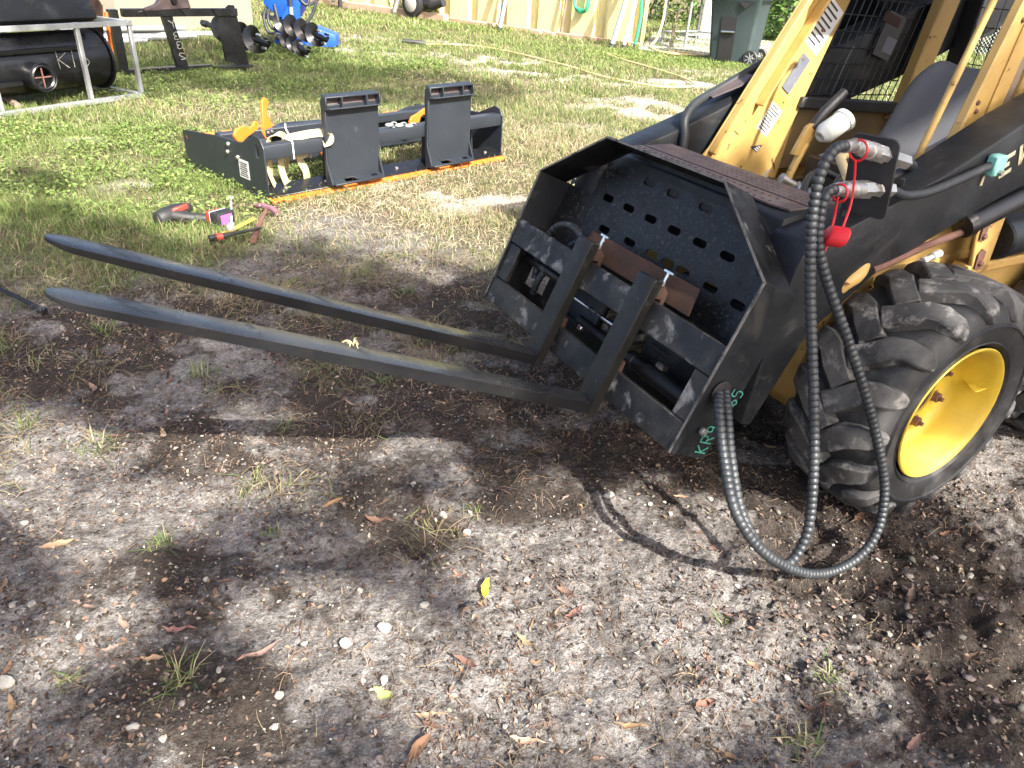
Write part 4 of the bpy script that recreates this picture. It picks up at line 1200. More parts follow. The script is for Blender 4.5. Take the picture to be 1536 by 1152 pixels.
    MB().tube([(-.16, -.070, .183), (-.01, -.070, .183)], .008, 10).build('rod', 'bright_steel', fr)
    MB().box((.055, -.062, .112), (.022, .014, .016)).build('rod_nut', 'bright_steel', fr, bevel=.002)
    MB().tube([(.22, -.08, .205), (.55, -.08, .205)], .018, 12).build('hose_tube', 'bar_paint', fr)
    # expanded-metal scrap behind the right window
    ex = MB()
    for i in range(7):
        for j in range(6):
            ex.tube([(-.33 + .017 * i, -.120, .13 + .016 * j), (-.322 + .017 * i, -.116, .138 + .016 * j), (-.313 + .017 * i, -.120, .13 + .016 * j)], .0022, 4)
    ex.build('mesh_scrap', 'bar_paint', fr)['kind'] = 'stuff'
    # hose looped inside the far corner
    for q in ([(.45, -.10, .15), (.455, -.07, .26), (.428, -.06, .328), (.385, -.055, .372), (.31, -.055, .388), (.24, -.06, .368), (.20, -.08, .335)], [(.42, -.10, .10), (.40, -.08, .15), (.385, -.08, .20), (.37, -.09, .25), (.30, -.09, .345), (.2, -.09, .33)]):
        hose_mesh(q, .014, fr, 'inner_hose', local=True)
    # bolt, hole, chalk marks on the near side plate
    MB().lathe([(0, .016), (.007, .015), (.008, .008), (.012, .008), (.012, 0)], 6, T(-W - .008, -.064, .087) @ Matrix.Rotation(-math.pi / 2, 4, 'Y')).build('bolt', 'zinc', near_side, smooth=20)
    MB().lathe([(0, .0015), (.030, .0015), (.034, 0)], 20, T(-W - .008, -.055, .206) @ Matrix.Rotation(-math.pi / 2, 4, 'Y')).build('hose_grommet', 'black_plastic', near_side)
    TX = frame((-W - .0083, -.128, .022), (0, 0, 1), (0, 1, 0), (-1, 0, 0))
    def sc(pts, ox, w=.020, h=.046, oy=0):
        return [(ox + x * w, oy + y * h) for x, y in pts]
    L_ = []
    L_ += [sc([(0, 0), (0, 1)], 0), sc([(1, 1), (.05, .45)], 0), sc([(.05, .5), (1, 0)], 0)]
    L_ += [sc([(0, 0), (0, 1)], .032), sc([(0, 1), (.8, 1), (1, .75), (.8, .5), (0, .48)], .032), sc([(.4, .48), (1, 0)], .032)]
    L_ += [sc([(.9, .6), (.3, .5), (.1, .75), (.4, 1), (.9, .9), (.9, .5), (.8, 0)], .064)]
    L_ += [sc([(0, .9), (.6, 1), (.8, .75), (.3, .55), (.9, .35), (.6, 0), (0, .1)], .128, .02, .042, -.006)]
    L_ += [sc([(.9, 1), (.2, .6), (.1, .2), (.5, 0), (.9, .25), (.5, .5), (.15, .3)], .156, .02, .042, -.01)]
    L_ += [sc([(1, 1), (.1, 1), (.05, .6), (.7, .6), (.9, .3), (.6, 0), (0, .05)], .184, .02, .042, -.014)]
    strokes('chalk_marks', L_, .0022, 'chalk_green', TX, near_side)
    return fr

def hose_mesh(pts, r, parent, name, local=False, mat='hose_black', pitch=.0235, depth=.16, n=14):
    path = smooth_path(pts, 10)
    # resample evenly
    d = [0.0]
    for a, b in zip(path, path[1:]):
        d.append(d[-1] + (b - a).length)
    tot = d[-1]
    m = int(tot / (pitch / 6))
    s = np.linspace(0, tot, m)
    P = np.array([tuple(p) for p in path])
    Q = np.c_[np.interp(s, d, P[:, 0]), np.interp(s, d, P[:, 1]), np.interp(s, d, P[:, 2])]
    ph = (s / pitch) % 1
    rr = r * (1 - depth * np.clip(1 - np.abs(ph - .5) / .22, 0, 1) ** .7)
    return MB().tube(Q, list(rr), n).build(name, mat, parent, smooth=50)

build_fork_frame()

def build_fork(xc, label):
    m = FO @ T(xc, 0, -.068)
    fk = thing('pallet_fork', label, 'fork', m, 'pair of pallet forks')
    w, Lg = .080, 1.455
    # blade: thick at the heel, thinner to the tip, rounded tip in plan
    prof = [(.0, .036), (.30, .034), (.8, .030), (1.25, .022), (1.40, .016), (Lg, .008)]
    V, F = [], []
    rows = []
    for y in list(np.linspace(.037, 1.36, 16)) + [1.395, 1.415, 1.432, 1.445, 1.452, 1.455]:
        th = np.interp(y, [p[0] for p in prof], [p[1] for p in prof])
        hw = w / 2
        if y > 1.39:
            hw = w / 2 * math.sqrt(max(.06, 1 - ((y - 1.39) / .067) ** 2))
        bend = .002 * math.sin(y * 3) - .017 * y
        zt = .042 + bend
        rows.append([(-hw, y, zt - .001), (-hw + .003, y, zt), (hw - .003, y, zt), (hw, y, zt - .001), (hw, y, zt - th + .002), (hw - .003, y, zt - th), (-hw + .003, y, zt - th), (-hw, y, zt - th + .002)])
    for r_ in rows:
        V += r_
    for i in range(len(rows) - 1):
        for k in range(8):
            a, b = i * 8 + k, i * 8 + (k + 1) % 8
            F.append((a, b, b + 8, a + 8))
    F.append(tuple(range(8))); F.append(tuple((len(rows) - 1) * 8 + k for k in range(8)))
    bl = MB().add(V, F).build('blade', 'fork_steel', fk, smooth=30)
    bl.data.materials.append(MAT['fork_top'])          # top faces coloured lighter than the sides for skylight, with some wear
    for pg in bl.data.polygons:
        if pg.normal.z > .8:
            pg.material_index = 1
    MB().plate([(.0365, .0), (.0365, .446), (.028, .456), (.0, .456), (.0, .012), (.008, .0)], (), w, T(-w / 2, 0, 0) @ Matrix(((0, 0, 1, 0), (1, 0, 0, 0), (0, 1, 0, 0), (0, 0, 0, 1)))).build('shank', 'shank_steel', fk, bevel=.003)
    MB().plate([(.0, .36), (.0, .456), (-.045, .430), (-.050, .385), (-.034, .385), (-.030, .405), (-.001, .400)], (), w * .75, T(-w * .375, -.0005, 0) @ Matrix(((0, 0, 1, 0), (1, 0, 0, 0), (0, 1, 0, 0), (0, 0, 0, 1)))).build('hook', 'rust_plate', fk, bevel=.003)
    MB().plate([(-.0, .12), (-.0, .20), (-.03, .19), (-.035, .13)], (), w * .6, T(-w * .3, -.0005, 0) @ Matrix(((0, 0, 1, 0), (1, 0, 0, 0), (0, 1, 0, 0), (0, 0, 0, 1)))).build('lower_hook', 'rust_plate', fk, bevel=.003)
    pin = MB(); pin.lathe([(0, -.02), (.006, -.02), (.006, .018), (.007, .019), (.007, .022), (0, .022)], 10, T(-.028, -.012, .462)); pin.box((-.028, -.012, .487), (.040, .007, .006))
    pin.build('locking_pin', 'bright_steel', fk, smooth=30)
    return fk
build_fork(.115, 'black pallet fork farther from the loader tyre, tip nearest the cordless tool')
build_fork(-.212, 'black pallet fork nearer the loader tyre, with dry grass caught on it')

H1 = [(.765, 1.815, 1.155), (.71, 1.771, 1.152), (.681, 1.742, 1.099), (.682, 1.719, .998), (.703, 1.685, .861), (.732, 1.633, .708), (.764, 1.582, .548), (.789, 1.527, .381), (.797, 1.485, .239), (.748, 1.434, .176), (.665, 1.408, .234), (.595, 1.436, .331), (.573, 1.539, .418), (.569, 1.641, .494), (.575, 1.72, .517)]
H2 = [(.772, 1.819, 1.05), (.733, 1.791, 1.05), (.719, 1.776, 1.012), (.729, 1.759, .93), (.77, 1.749, .84), (.847, 1.724, .709), (.944, 1.712, .543), (1.027, 1.703, .382), (1.087, 1.692, .231), (1.086, 1.656, .100), (.993, 1.578, .057), (.838, 1.475, .108), (.67, 1.399, .234), (.57, 1.409, .351), (.55, 1.525, .426), (.543, 1.626, .501), (.555, 1.705, .518)]
for pts, lab in ((H1, 'ribbed black hydraulic hose hanging from the upper coupler, inner loop'), (H2, 'ribbed black hydraulic hose from the lower coupler sweeping past the tyre, outer loop')):
    root = thing('hydraulic_hose', lab, 'hose', (pts[0][0], pts[0][1], 0), 'pair of hydraulic hoses')
    off = Vector((pts[0][0], pts[0][1], 0))
    hose_mesh([Vector(p) - off for p in pts], .0136, root, 'hose_sleeve', pitch=.0170, depth=.24)
    a, b = Vector(pts[0]) - off, Vector(pts[1]) - off
    d = (a - b).normalized()
    MB().lathe([(.0, -.03), (.015, -.03), (.015, -.004), (.014, -.002), (.016, .012), (0, .012)], 14, frame(a, d.cross(_Z), d.cross(_Z).cross(d) * -1, d)).build('end_fitting', 'zinc', root)

# red dust caps on their tethers
dc = thing('dust_cap', 'round red rubber dust cap dangling on red straps below the couplers', 'dust cap', (.768, 1.768, .950))
o0 = Vector((.755, 1.774, .957))
MB().lathe([(0, -.024), (.021, -.024), (.026, -.019), (.026, .017), (.022, .022), (0, .023)], 20, frame((0, -.004, -.002), (.3, .2, 1), (0, 1, -.2), (.9, -.42, .05))).build('cap', 'red_rubber', dc, smooth=45)
for nm, pp, rr in (('strap', [(.012, .0, .018), (.030, .035, .07), (.022, .038, .13), (.008, .030, .176)], .0032), ('strap', [(-.010, .01, .015), (-.008, .018, .045), (-.012, .016, .07), (-.014, .015, .090)], .0032), ('strap', [(-.012, -.004, -.016), (-.018, -.008, -.04), (-.016, -.008, -.075)], .0032)):
    MB().tube(smooth_path(pp, 6), rr, 6).build(nm, 'red_rubber', dc, smooth=60)
for ctr, rad in (((.013, .040, .196), .024), ((-.010, .020, .098), .021)):
    ringp = [Vector(ctr) + Vector((math.cos(a) * .3, math.cos(a) * .2, 1)).normalized() * 0 + (_L * math.cos(a) + _Z * math.sin(a)) * rad for a in np.linspace(0, 2 * math.pi, 19)]
    MB().tube(ringp, .0030, 6).build('strap_ring', 'red_rubber', dc, smooth=60)

# ================================================================== land scraper lying on the lawn (local x along its cutting edge, y to its back)
def build_scraper():
    e = Vector((.662, .7495, 0)); b = Vector((-.7495, .662, 0))
    m = frame((-1.66, 4.66, 0), e, b, _Z)
    root = thing('box_scraper', 'charcoal box scraper attachment with orange cutting edges lying on the lawn', 'scraper', m)
    YZ = lambda x: Matrix(((0, 0, 1, x), (1, 0, 0, 0), (0, 1, 0, 0), (0, 0, 0, 1)))      # plate xy -> y,z
    Wd, D = 2.17, 1.12
    side = [(0, .0), (0, .345), (.04, .40), (.10, .41), (.28, .33), (.62, .315), (D, .26), (D, .10), (D - .06, .0)]
    slot_l = [(.06, .30), (.085, .30), (.095, .31), (.095, .375), (.085, .385), (.06, .375)]
    for x in (0, Wd - .012):
        p = MB().plate(side, [[(q[0] + .005, q[1] - .03) for q in slot_l]], .012, YZ(x)).build('side_panel', 'scraper_paint', root, bevel=.003)
        if x == 0:
            MB().plate([(.215, .10), (.34, .10), (.34, .22), (.215, .22)], (), .0015, YZ(-.0017)).build('warning_label', 'label_white', p)
            for k, (y, z) in enumerate(((.47, .235), (.34, .225), (.45, .29))):
                MB().lathe([(0, .014), (.012, .012), (.016, .004), (.016, 0)], 12, T(-.0005, y, z) @ Matrix.Rotation(-math.pi / 2, 4, 'Y')).build('carriage_bolt', 'zinc', p)
            lines = MB()
            for k in range(7):
                lines.box((-.0026, .2775, .115 + .014 * k), (.0008, .10 - .012 * (k % 3), .006))
            lines.build('label_print', 'print_dark', p)['kind'] = 'stuff'
    MB().box((Wd / 2, .055, .315), (Wd - .026, .09, .09)).build('front_beam', 'scraper_paint', root, bevel=.008, seg=2)
    # front blade: sloping plate with orange bolted edge
    MB().plate([(.013, -.01), (Wd - .013, -.01), (Wd - .013, .13), (.013, .13)], (), .010, T(0, -.01, .035) @ Matrix.Rotation(R(18), 4, 'X')).build('blade_plate', 'gloss_black', root, bevel=.002)
    teeth = [(.0, -.045)]
    n = 26
    for k in range(n):
        x0 = Wd * k / n; x1 = Wd * (k + .62) / n; x2 = Wd * (k + 1) / n
        teeth += [(x0, -.045), (x1, -.045), (x1 + .006, -.025), (x2 - .006, -.025)]
    teeth += [(Wd, -.045), (Wd, .03), (0, .03)]
    MB().plate(teeth[1:], (), .014, T(0, -.018, .016) @ Matrix.Rotation(R(18), 4, 'X')).build('cutting_edge', 'orange_paint', root, bevel=.001)
    for k in range(7):
        MB().lathe([(0, .010), (.011, .009), (.014, .003), (.014, 0)], 10, T(.16 + .31 * k, .045, .062) @ Matrix.Rotation(R(18), 4, 'X')).build('edge_bolt', 'zinc', root)
    # second blade at the back
    MB().plate([(.013, 0), (Wd - .013, 0), (Wd - .013, .16), (.013, .16)], (), .010, T(0, .93, .10) @ Matrix.Rotation(R(38), 4, 'X')).build('blade_plate', 'scraper_paint', root, bevel=.002)
    tb = []
    for k in range(16):
        x0, x1, x2 = Wd * k / 16, Wd * (k + .55) / 16, Wd * (k + 1) / 16
        tb += [(x0, .03), (x1, .03), (x1, .012), (x2, .012)]
    MB().plate([(0, 0), (Wd, 0)] + [(x, y) for x, y in reversed(tb)], (), .012, T(0, 1.055, .205) @ Matrix.Rotation(R(38), 4, 'X')).build('cutting_edge', 'orange_paint', root, bevel=.001)
    MB().box((Wd / 2, .62, .295), (Wd - .026, .08, .06)).build('rear_beam', 'scraper_paint', root, bevel=.006)
    # moldboard wall behind the plates
    MB().plate([(.42, .05), (2.15, .05), (2.15, .33), (1.75, .345), (1.55, .30), (.55, .33), (.42, .30)], (), .012, T(0, .70, 0) @ XZ).build('moldboard', 'scraper_paint', root, bevel=.002)
    for x in (1.92, .9):
        MB().plate([(.10, .06), (.68, .06), (.68, .30), (.50, .30), (.12, .28)], (), .012, YZ(x)).build('gusset', 'scraper_paint', root, bevel=.002)
    # orange rippers
    rip = [(.0, .0), (.05, -.01), (.085, .02), (.085, .10), (.06, .15), (.035, .17), (.035, .225), (.06, .25), (.05, .285), (.015, .295), (-.015, .27), (-.018, .12), (-.03, .05)]
    def ripper(x, y, z, rz, rx, s=1.0, mat='orange_paint'):
        o = MB().plate([(a * s, c * s) for a, c in rip], (), .022, T(x, y, z) @ Matrix.Rotation(R(rz), 4, 'Z') @ Matrix.Rotation(R(rx), 4, 'Y') @ XZ).build('ripper_shank', mat, root, bevel=.003)
        return o
    r1 = ripper(.34, .60, .26, 20, 4, .92)
    for k in range(2):
        MB().lathe([(0, .008), (.008, .007), (.011, 0)], 10, T(.37 + .03 * k, .575, .30 + .005 * k) @ Matrix.Rotation(math.pi / 2, 4, 'X')).build('ripper_bolt', 'zinc', r1)
    ripper(.02, .36, .32, 200, -75, .8)
    ripper(.80, .60, .12, 10, 80, .8)
    ripper(1.62, .55, .26, 10, 70, .8)
    ripper(1.12, .42, .05, 30, 160, 1.0, 'gloss_black')
    ripper(.26, .50, .08, 30, 150, .9, 'gloss_black')
    # two attach plates
    for x0 in (.455, 1.345):
        at = MB().plate([(0, .075), (.42, .075), (.42, .57), (0, .57)], (), .012, T(x0, -.010, 0) @ XZ).build('attach_plate', 'scraper_paint', root, bevel=.002)
        fl = [(-.075, .060), (.0, .04), (.012, .60), (-.012, .625), (-.052, .618), (-.055, .57), (-.02, .53), (-.02, .20), (-.06, .10)]
        for q in (x0 - .0125, x0 + .4205):
            MB().plate(fl, (), .012, YZ(q)).build('plate_flange', 'scraper_paint', at, bevel=.002)
        MB().box((x0 + .21, -.045, .545), (.42, .062, .010), None, Matrix.Rotation(R(-18), 3, 'X')).build('hook_lip', 'scraper_paint', at, bevel=.002)
        MB().box((x0 + .21, -.020, .625), (.435, .055, .010), None, Matrix.Rotation(R(14), 3, 'X')).build('top_lip', 'scraper_paint', at, bevel=.002)
        MB().plate([(0, .555), (.42, .555), (.42, .62), (0, .62)], (), .010, T(x0, .006, 0) @ XZ).build('lip_back', 'step_rust', at)
        for q in (x0 + .12, x0 + .32):
            MB().box((q, -.028, .585), (.010, .045, .066)).build('lip_rib', 'scraper_paint', at, bevel=.001)
        sl = [(.10, .02), (.22, .02), (.19, .075), (.11, .078)]
        s2 = [(.33, .035), (.385, .035), (.385, .08), (.34, .08)]
        MB().plate([(0, 0), (.42, 0), (.42, .105), (0, .105)], [sl, s2], .012, T(x0, -.095, .058) @ Matrix.Rotation(R(12), 4, 'X')).build('lower_lip', 'scraper_paint', at, bevel=.0015)
        MB().box((x0 + .21, .06, .20), (.34, .10, .26)).build('mount_block', 'scraper_paint', at, bevel=.004)
    # chain and shackles on the beam between the plates
    ch = MB()
    for k in range(6):
        c = Vector((1.02 + .045 * k, .03 + .01 * (k % 2), .385 - .006 * k))
        ax = Vector((0, 0, 1)) if k % 2 else Vector((0, 1, .2))
        ring = [c + Vector((math.cos(a) * .032, 0, 0)) + ax.normalized() * math.sin(a) * .018 for a in np.linspace(0, 2 * math.pi, 11)]
        ch.tube(ring, .006, 6, caps=False)
    cho = ch.build('chain', 'galvanised', root, smooth=60); cho['kind'] = 'stuff'
    return root, m
scraper, SM = build_scraper()

# tan lifting strap heaped on the scraper, white zip tie round its beam
def band(path, w, side, th=.004):
    P = smooth_path(path, 8)
    V, F = [], []
    sd = Vector(side).normalized()
    for i, p in enumerate(P):
        t = (P[min(i + 1, len(P) - 1)] - P[max(i - 1, 0)]).normalized()
        s = (sd - t * sd.dot(t)).normalized()
        n = t.cross(s)
        for a, c in ((-1, -1), (1, -1), (1, 1), (-1, 1)):
            V.append(p + s * a * w / 2 + n * c * th / 2)
    for i in range(len(P) - 1):
        for k in range(4):
            a, b = i * 4 + k, i * 4 + (k + 1) % 4
            F.append((a, b, b + 4, a + 4))
    F += [(0, 1, 2, 3), tuple((len(P) - 1) * 4 + k for k in range(4))]
    return MB().add(V, F)
ws = thing('webbing_strap', 'tan webbing strap heaped over the scraper beam beside the left attach plate', 'strap', SM)
bands = [([(.10, .14, .05), (.09, .10, .20), (.12, .13, .36), (.20, .12, .385), (.27, .16, .30), (.26, .20, .12)], (.3, .2, 0)),
         ([(.22, .10, .36), (.30, .08, .375), (.38, .06, .385), (.44, .035, .39), (.475, .0, .385), (.47, -.03, .35), (.44, .0, .33)], (0, .7, .5)),
         ([(.06, .10, .28), (.08, .09, .15), (.13, .10, .05), (.20, .13, .03)], (.5, .5, 0)),
         ([(.20, .11, .30), (.17, .10, .20), (.19, .09, .09), (.25, .12, .04)], (.6, .3, 0)),
         ([(.34, .14, .33), (.32, .11, .22), (.35, .10, .14), (.37, .12, .06)], (.6, .2, 0)),
         ([(.26, .12, .27), (.34, .11, .25), (.40, .12, .29), (.42, .14, .22)], (0, .3, 1))]
for pth, sd in bands:
    band(pth, .062, sd).build('webbing', 'webbing', ws, smooth=50)
zt = thing('zip_tie', 'thin white tie looped round the scraper beam', 'tie', SM)
band([(.215, .005, .255), (.213, .004, .31), (.211, .006, .366), (.216, .03, .385), (.20, .05, .44), (.205, .06, .47)], .009, (1, 0, 0), .002).build('tie_tail', 'white_plastic', zt)
band([(.211, .007, .366), (.205, .055, .371), (.20, .104, .366), (.20, .106, .30)], .009, (1, 0, 0), .002).build('tie_band', 'white_plastic', zt)

# ================================================================== hand tools on the grass
def build_tools():
    # cordless impact wrench, lying on its side: body, grip, battery foot
    m = T(-2.075, 4.19, hz(-2.06, 4.16) + .055) @ Matrix.Rotation(R(8), 4, 'Z') @ Matrix.Scale(1.12, 4)
    d = thing('cordless_drill', 'black and red cordless impact driver with magenta battery label lying in the grass', 'power tool', m)
    bx = frame((0, 0, .0), (.55, .80, .06), (-.80, .55, 0), (0, 0, 1))
    MB().lathe([(0, -.105), (.030, -.105), (.040, -.095), (.046, -.06), (.047, .02), (.042, .05), (.034, .085), (.026, .11), (.015, .118), (.0, .118)], 18, bx @ Matrix.Rotation(math.pi / 2, 4, 'Y')).build('motor_housing', 'tool_black', d, smooth=50)
    MB().box((.02, -.035, .028), (.10, .02, .030), bx).build('trim', 'tool_red', d, bevel=.006)
    MB().tube(smooth_path([(.01, -.03, .0), (.07, -.03, -.01), (.13, -.02, -.015), (.19, -.01, -.018)], 6), list(np.linspace(.034, .026, 19)), 12).build('grip', 'tool_black', d, smooth=60)
    bf = frame((.225, -.02, -.005), (.80, -.60, 0), (.60, .80, .0), (0, 0, 1))
    MB().box((-.012, 0, 0), (.045, .095, .070), bf).build('foot', 'tool_red', d, bevel=.012, seg=2)
    bt = MB().box((.045, 0, .002), (.066, .112, .082), bf).build('battery', 'tool_black', d, bevel=.010, seg=2)
    MB().box((.0785, .0, .004), (.003, .070, .052), bf).build('battery_label', 'magenta', bt, bevel=.001)
    MB().box((.012, 0, .002), (.004, .106, .078), bf).build('stripe', 'label_clean', bt, bevel=.001)
    # ring spanner
    def wrench(p0, p1, label, r=.016):
        z0 = hz(p0[0], p0[1]) + .05
        a, b = Vector((p0[0], p0[1], z0 + .012)), Vector((p1[0], p1[1], z0 - .006))
        t = thing('ring_wrench', label, 'wrench', a)
        ln = (b - a)
        ax = ln.normalized()
        m_ = frame((0, 0, 0), ax, _Z.cross(ax), _Z)
        MB().box((ln.length / 2, 0, 0), (ln.length - .03, .014, .006), m_).build('shaft', 'chrome_tool', t, bevel=.002)
        for q in (0, ln.length):
            MB().lathe([(r, -.006), (r, .006), (r * .66, .006), (r * .66, -.006)], 18, m_ @ T(q, 0, .002), close=True).build('ring_end', 'chrome_tool', t, smooth=30)
        return t
    wrench((-1.842, 4.50), (-1.68, 4.06), 'chrome ring wrench lying beside the cordless driver battery')
    # claw hammer and a rusty bar
    t = thing('hammer', 'rusty hammer with pink worn head lying beside the scraper corner', 'hammer', (-1.60, 4.30, hz(-1.6, 4.3) + .045))
    MB().tube(smooth_path([(-.10, .16, .0), (-.03, .13, .012), (.05, .085, .012), (.09, .05, .0)], 5), list(np.interp(np.linspace(0, 1, 16), [0, .3, .6, 1], [.010, .020, .019, .017])), 8).build('head', 'pink_paint', t, smooth=45)
    MB().tube([(.01, .11, .0), (.03, -.05, -.008), (.08, -.30, -.014), (.095, -.40, -.016)], [.012, .013, .018, .02], 8).build('handle', 'rust_tool', t, smooth=45)
    t = thing('socket_wrench', 'dark ratchet handle with a red band lying below the ring wrench', 'ratchet', (-1.67, 3.88, hz(-1.67, 3.88) + .045))
    MB().tube([(-.05, -.05, 0), (.02, .01, 0), (.03, .02, .0), (.12, .10, .008), (.17, .15, .01)], [.019, .019, .010, .008, .008], 10).build('handle', 'tool_black', t, smooth=35)
    MB().tube([(-.022, -.026, 0), (.005, -.003, 0)], .0205, 10).build('grip_band', 'tool_red', t)
    MB().lathe([(.008, -.012), (.021, -.012), (.024, 0), (.021, .014), (.010, .014)], 16, T(.03, .06, .03), close=True).build('ratchet_head', 'chrome_tool', t, smooth=35)
    t = thing('pry_tool', 'flat yellow plastic pry bar lying under the tools', 'pry bar', (-1.66, 4.08, hz(-1.66, 4.08) + .03))
    MB().box((0, 0, 0), (.03, .36, .010), None, Matrix.Rotation(R(-14), 3, 'Z')).build('bar', 'yellow_plastic', t, bevel=.003)
    # black bar entering at the left
    t = thing('steel_bar', 'thin black square bar lying on the dirt at the left edge', 'bar', (-2.2, 2.93, .0))
    MB().tube([(-.42, .235, .05), (.15, -.085, .035)], .013, 4).build('shaft', 'frame_paint', t, bevel=.002)
    MB().box((.143, -.081, .036), (.020, .02, .024), None, Matrix.Rotation(R(-29), 3, 'Z')).build('end_cap', 'gloss_black', t, bevel=.002)
build_tools()

# ================================================================== implements at the left
def crate_and_roller():
    d = Vector((-.42, -.907, 0)).normalized(); n = Vector((-.907, .42, 0)).normalized()
    m = frame((-3.96, 7.78, 0), d, -n, _Z)                 # x along the front rail, y towards the viewer
    cr = thing('steel_crate', 'galvanised steel crate frame of square tube round the black roller', 'crate', m)
    t = .045
    Lr, Dp, Hh = 2.2, 1.1, .69
    def rail(nm, a, b, s=t):
        a, b = Vector(a), Vector(b)
        ax = (b - a).normalized()
        up_ = _Z if abs(ax.z) < .9 else Vector((1, 0, 0))
        MB().box((0, 0, (b - a).length / 2), (s, s, (b - a).length), frame(a, up_.cross(ax), ax.cross(up_.cross(ax)), ax)).build(nm, 'galvanised', cr, bevel=.004)
    for y in (0, -Dp):
        rail('top_rail', (-.02, y, Hh), (Lr, y, Hh)); rail('bottom_rail', (-.02, y, .03), (Lr, y, .03))
        for x in (0, .56, 1.42, Lr - .03):
            rail('post', (x, y, .052), (x, y, Hh - .022), .040)
            MB().box((x, y + .001, Hh), (.052, .050, .050)).build('bracket', 'galvanised', cr, bevel=.003)
    for x in (0, Lr - .05):
        rail('cross_rail', (x, -.022, .03), (x, -Dp + .022, .03)); rail('cross_rail', (x, -.022, Hh), (x, -Dp + .022, Hh))
    # the black drum machine inside
    ro = thing('drum_mulcher', 'black drum mulcher attachment inside the galvanised crate', 'mulcher', m)
    AX = Matrix(((0, 0, 1, 0), (1, 0, 0, 0), (0, 1, 0, 0), (0, 0, 0, 1)))          # lathe axis -> x
    MB().lathe([(0, .10), (.245, .10), (.262, .115), (.262, 1.9), (.245, 1.92), (0, 1.92)], 40, T(0, -.48, .34) @ AX).build('drum', 'gloss_black', ro, smooth=40)
    for x in (.07, 1.93):
        MB().lathe([(.14, 0), (.285, 0), (.285, .025), (.14, .025)], 40, T(x, -.48, .33) @ AX, close=True).build('drum_flange', 'gloss_black', ro, bevel=.004)
    MB().box((1.15, -.235, .475), (1.5, .06, .035)).build('drum_ledge', 'gloss_black', ro, bevel=.004)
    MB().box((1.3, -.225, .22), (.5, .06, .035)).build('drum_ledge', 'gloss_black', ro, bevel=.004)
    hood = [(-.75, .62), (-.35, .66), (-.22, .72), (-.30, .98), (-.60, 1.10), (-.85, 1.0)]
    MB().plate(hood, (), 1.75, Matrix(((0, 0, 1, .15), (1, 0, 0, 0), (0, 1, 0, 0), (0, 0, 0, 1)))).build('hood', 'arm_paint', ro, bevel=.02, seg=2)
    MB().plate([(-.90, .02), (-.62, .05), (-.52, .55), (-.45, .80), (-.60, .98), (-.90, .85)], (), .014, Matrix(((0, 0, 1, -.10), (1, 0, 0, 0), (0, 1, 0, 0), (0, 0, 0, 1)))).build('end_plate', 'rust_plate', ro, bevel=.002)
    MB().plate([(-.485, .36), (-.445, .36), (-.415, .745), (-.455, .745)], (), .020, Matrix(((0, 0, 1, -.112), (1, 0, 0, 0), (0, 1, 0, 0), (0, 0, 0, 1)))).build('reflector_strip', 'orange_paint', ro, bevel=.002)
    MB().box((.20, -.62, .86), (.05, .10, .30)).build('hood_bracket', 'gloss_black', ro, bevel=.006)
    # round port with a cross grille
    PT = frame((.93, -.20, .275), (1, 0, 0), (0, 0, 1), (0, -1, 0))
    PT = frame((.93, -.23, .275), (-1, 0, 0), (0, 0, 1), (0, 1, 0))
    po = MB().lathe([(.085, 0), (.085, .16), (.098, .17), (.112, .16), (.116, .0)], 28, PT).build('port', 'gloss_black', ro)
    MB().box((0, 0, .14), (.175, .010, .008), PT).box((0, 0, .149), (.010, .175, .008), PT).build('grille', 'rust_tool', po)
    MB().lathe([(0, .03), (.085, .03)], 24, PT).build('port_back', 'black_plastic', po)
    MB().lathe([(.112, .165), (.118, .172), (.124, .16)], 28, PT).build('port_rim', 'gloss_black', po)
    for (x, z, w_, h_) in ((1.32, .80, .16, .11), (.92, .80, .10, .07)):
        MB().box((x, -.252, z), (w_, .004, h_), None, Matrix.Rotation(R(17), 3, 'X')).build('decal', 'label_grey' if w_ > .12 else 'label_white', ro)
    # chalk K16 on the drum
    tx = frame((.66, -.212, .31), (-1, 0, 0), (0, -.10, 1), (0, 1, .1))
    lines = [[(0, 0), (.0, .13)], [(.06, .11), (.0, .06)], [(.0, .07), (.06, 0)], [(.095, .0), (.10, .12)], [(.175, .12), (.15, .07), (.145, .03), (.17, 0), (.195, .025), (.18, .055), (.15, .04)]]
    strokes('chalk_marks', [[(x * 1.6, y * 1.2) for x, y in l] for l in lines], .0035, 'chalk_white', tx, ro)
    for x in (.9, 1.5):
        MB().tube([(x, -.9, .05), (x + .25, -.2, .04)], .03, 8).build('skid', 'timber_grey', ro)
crate_and_roller()

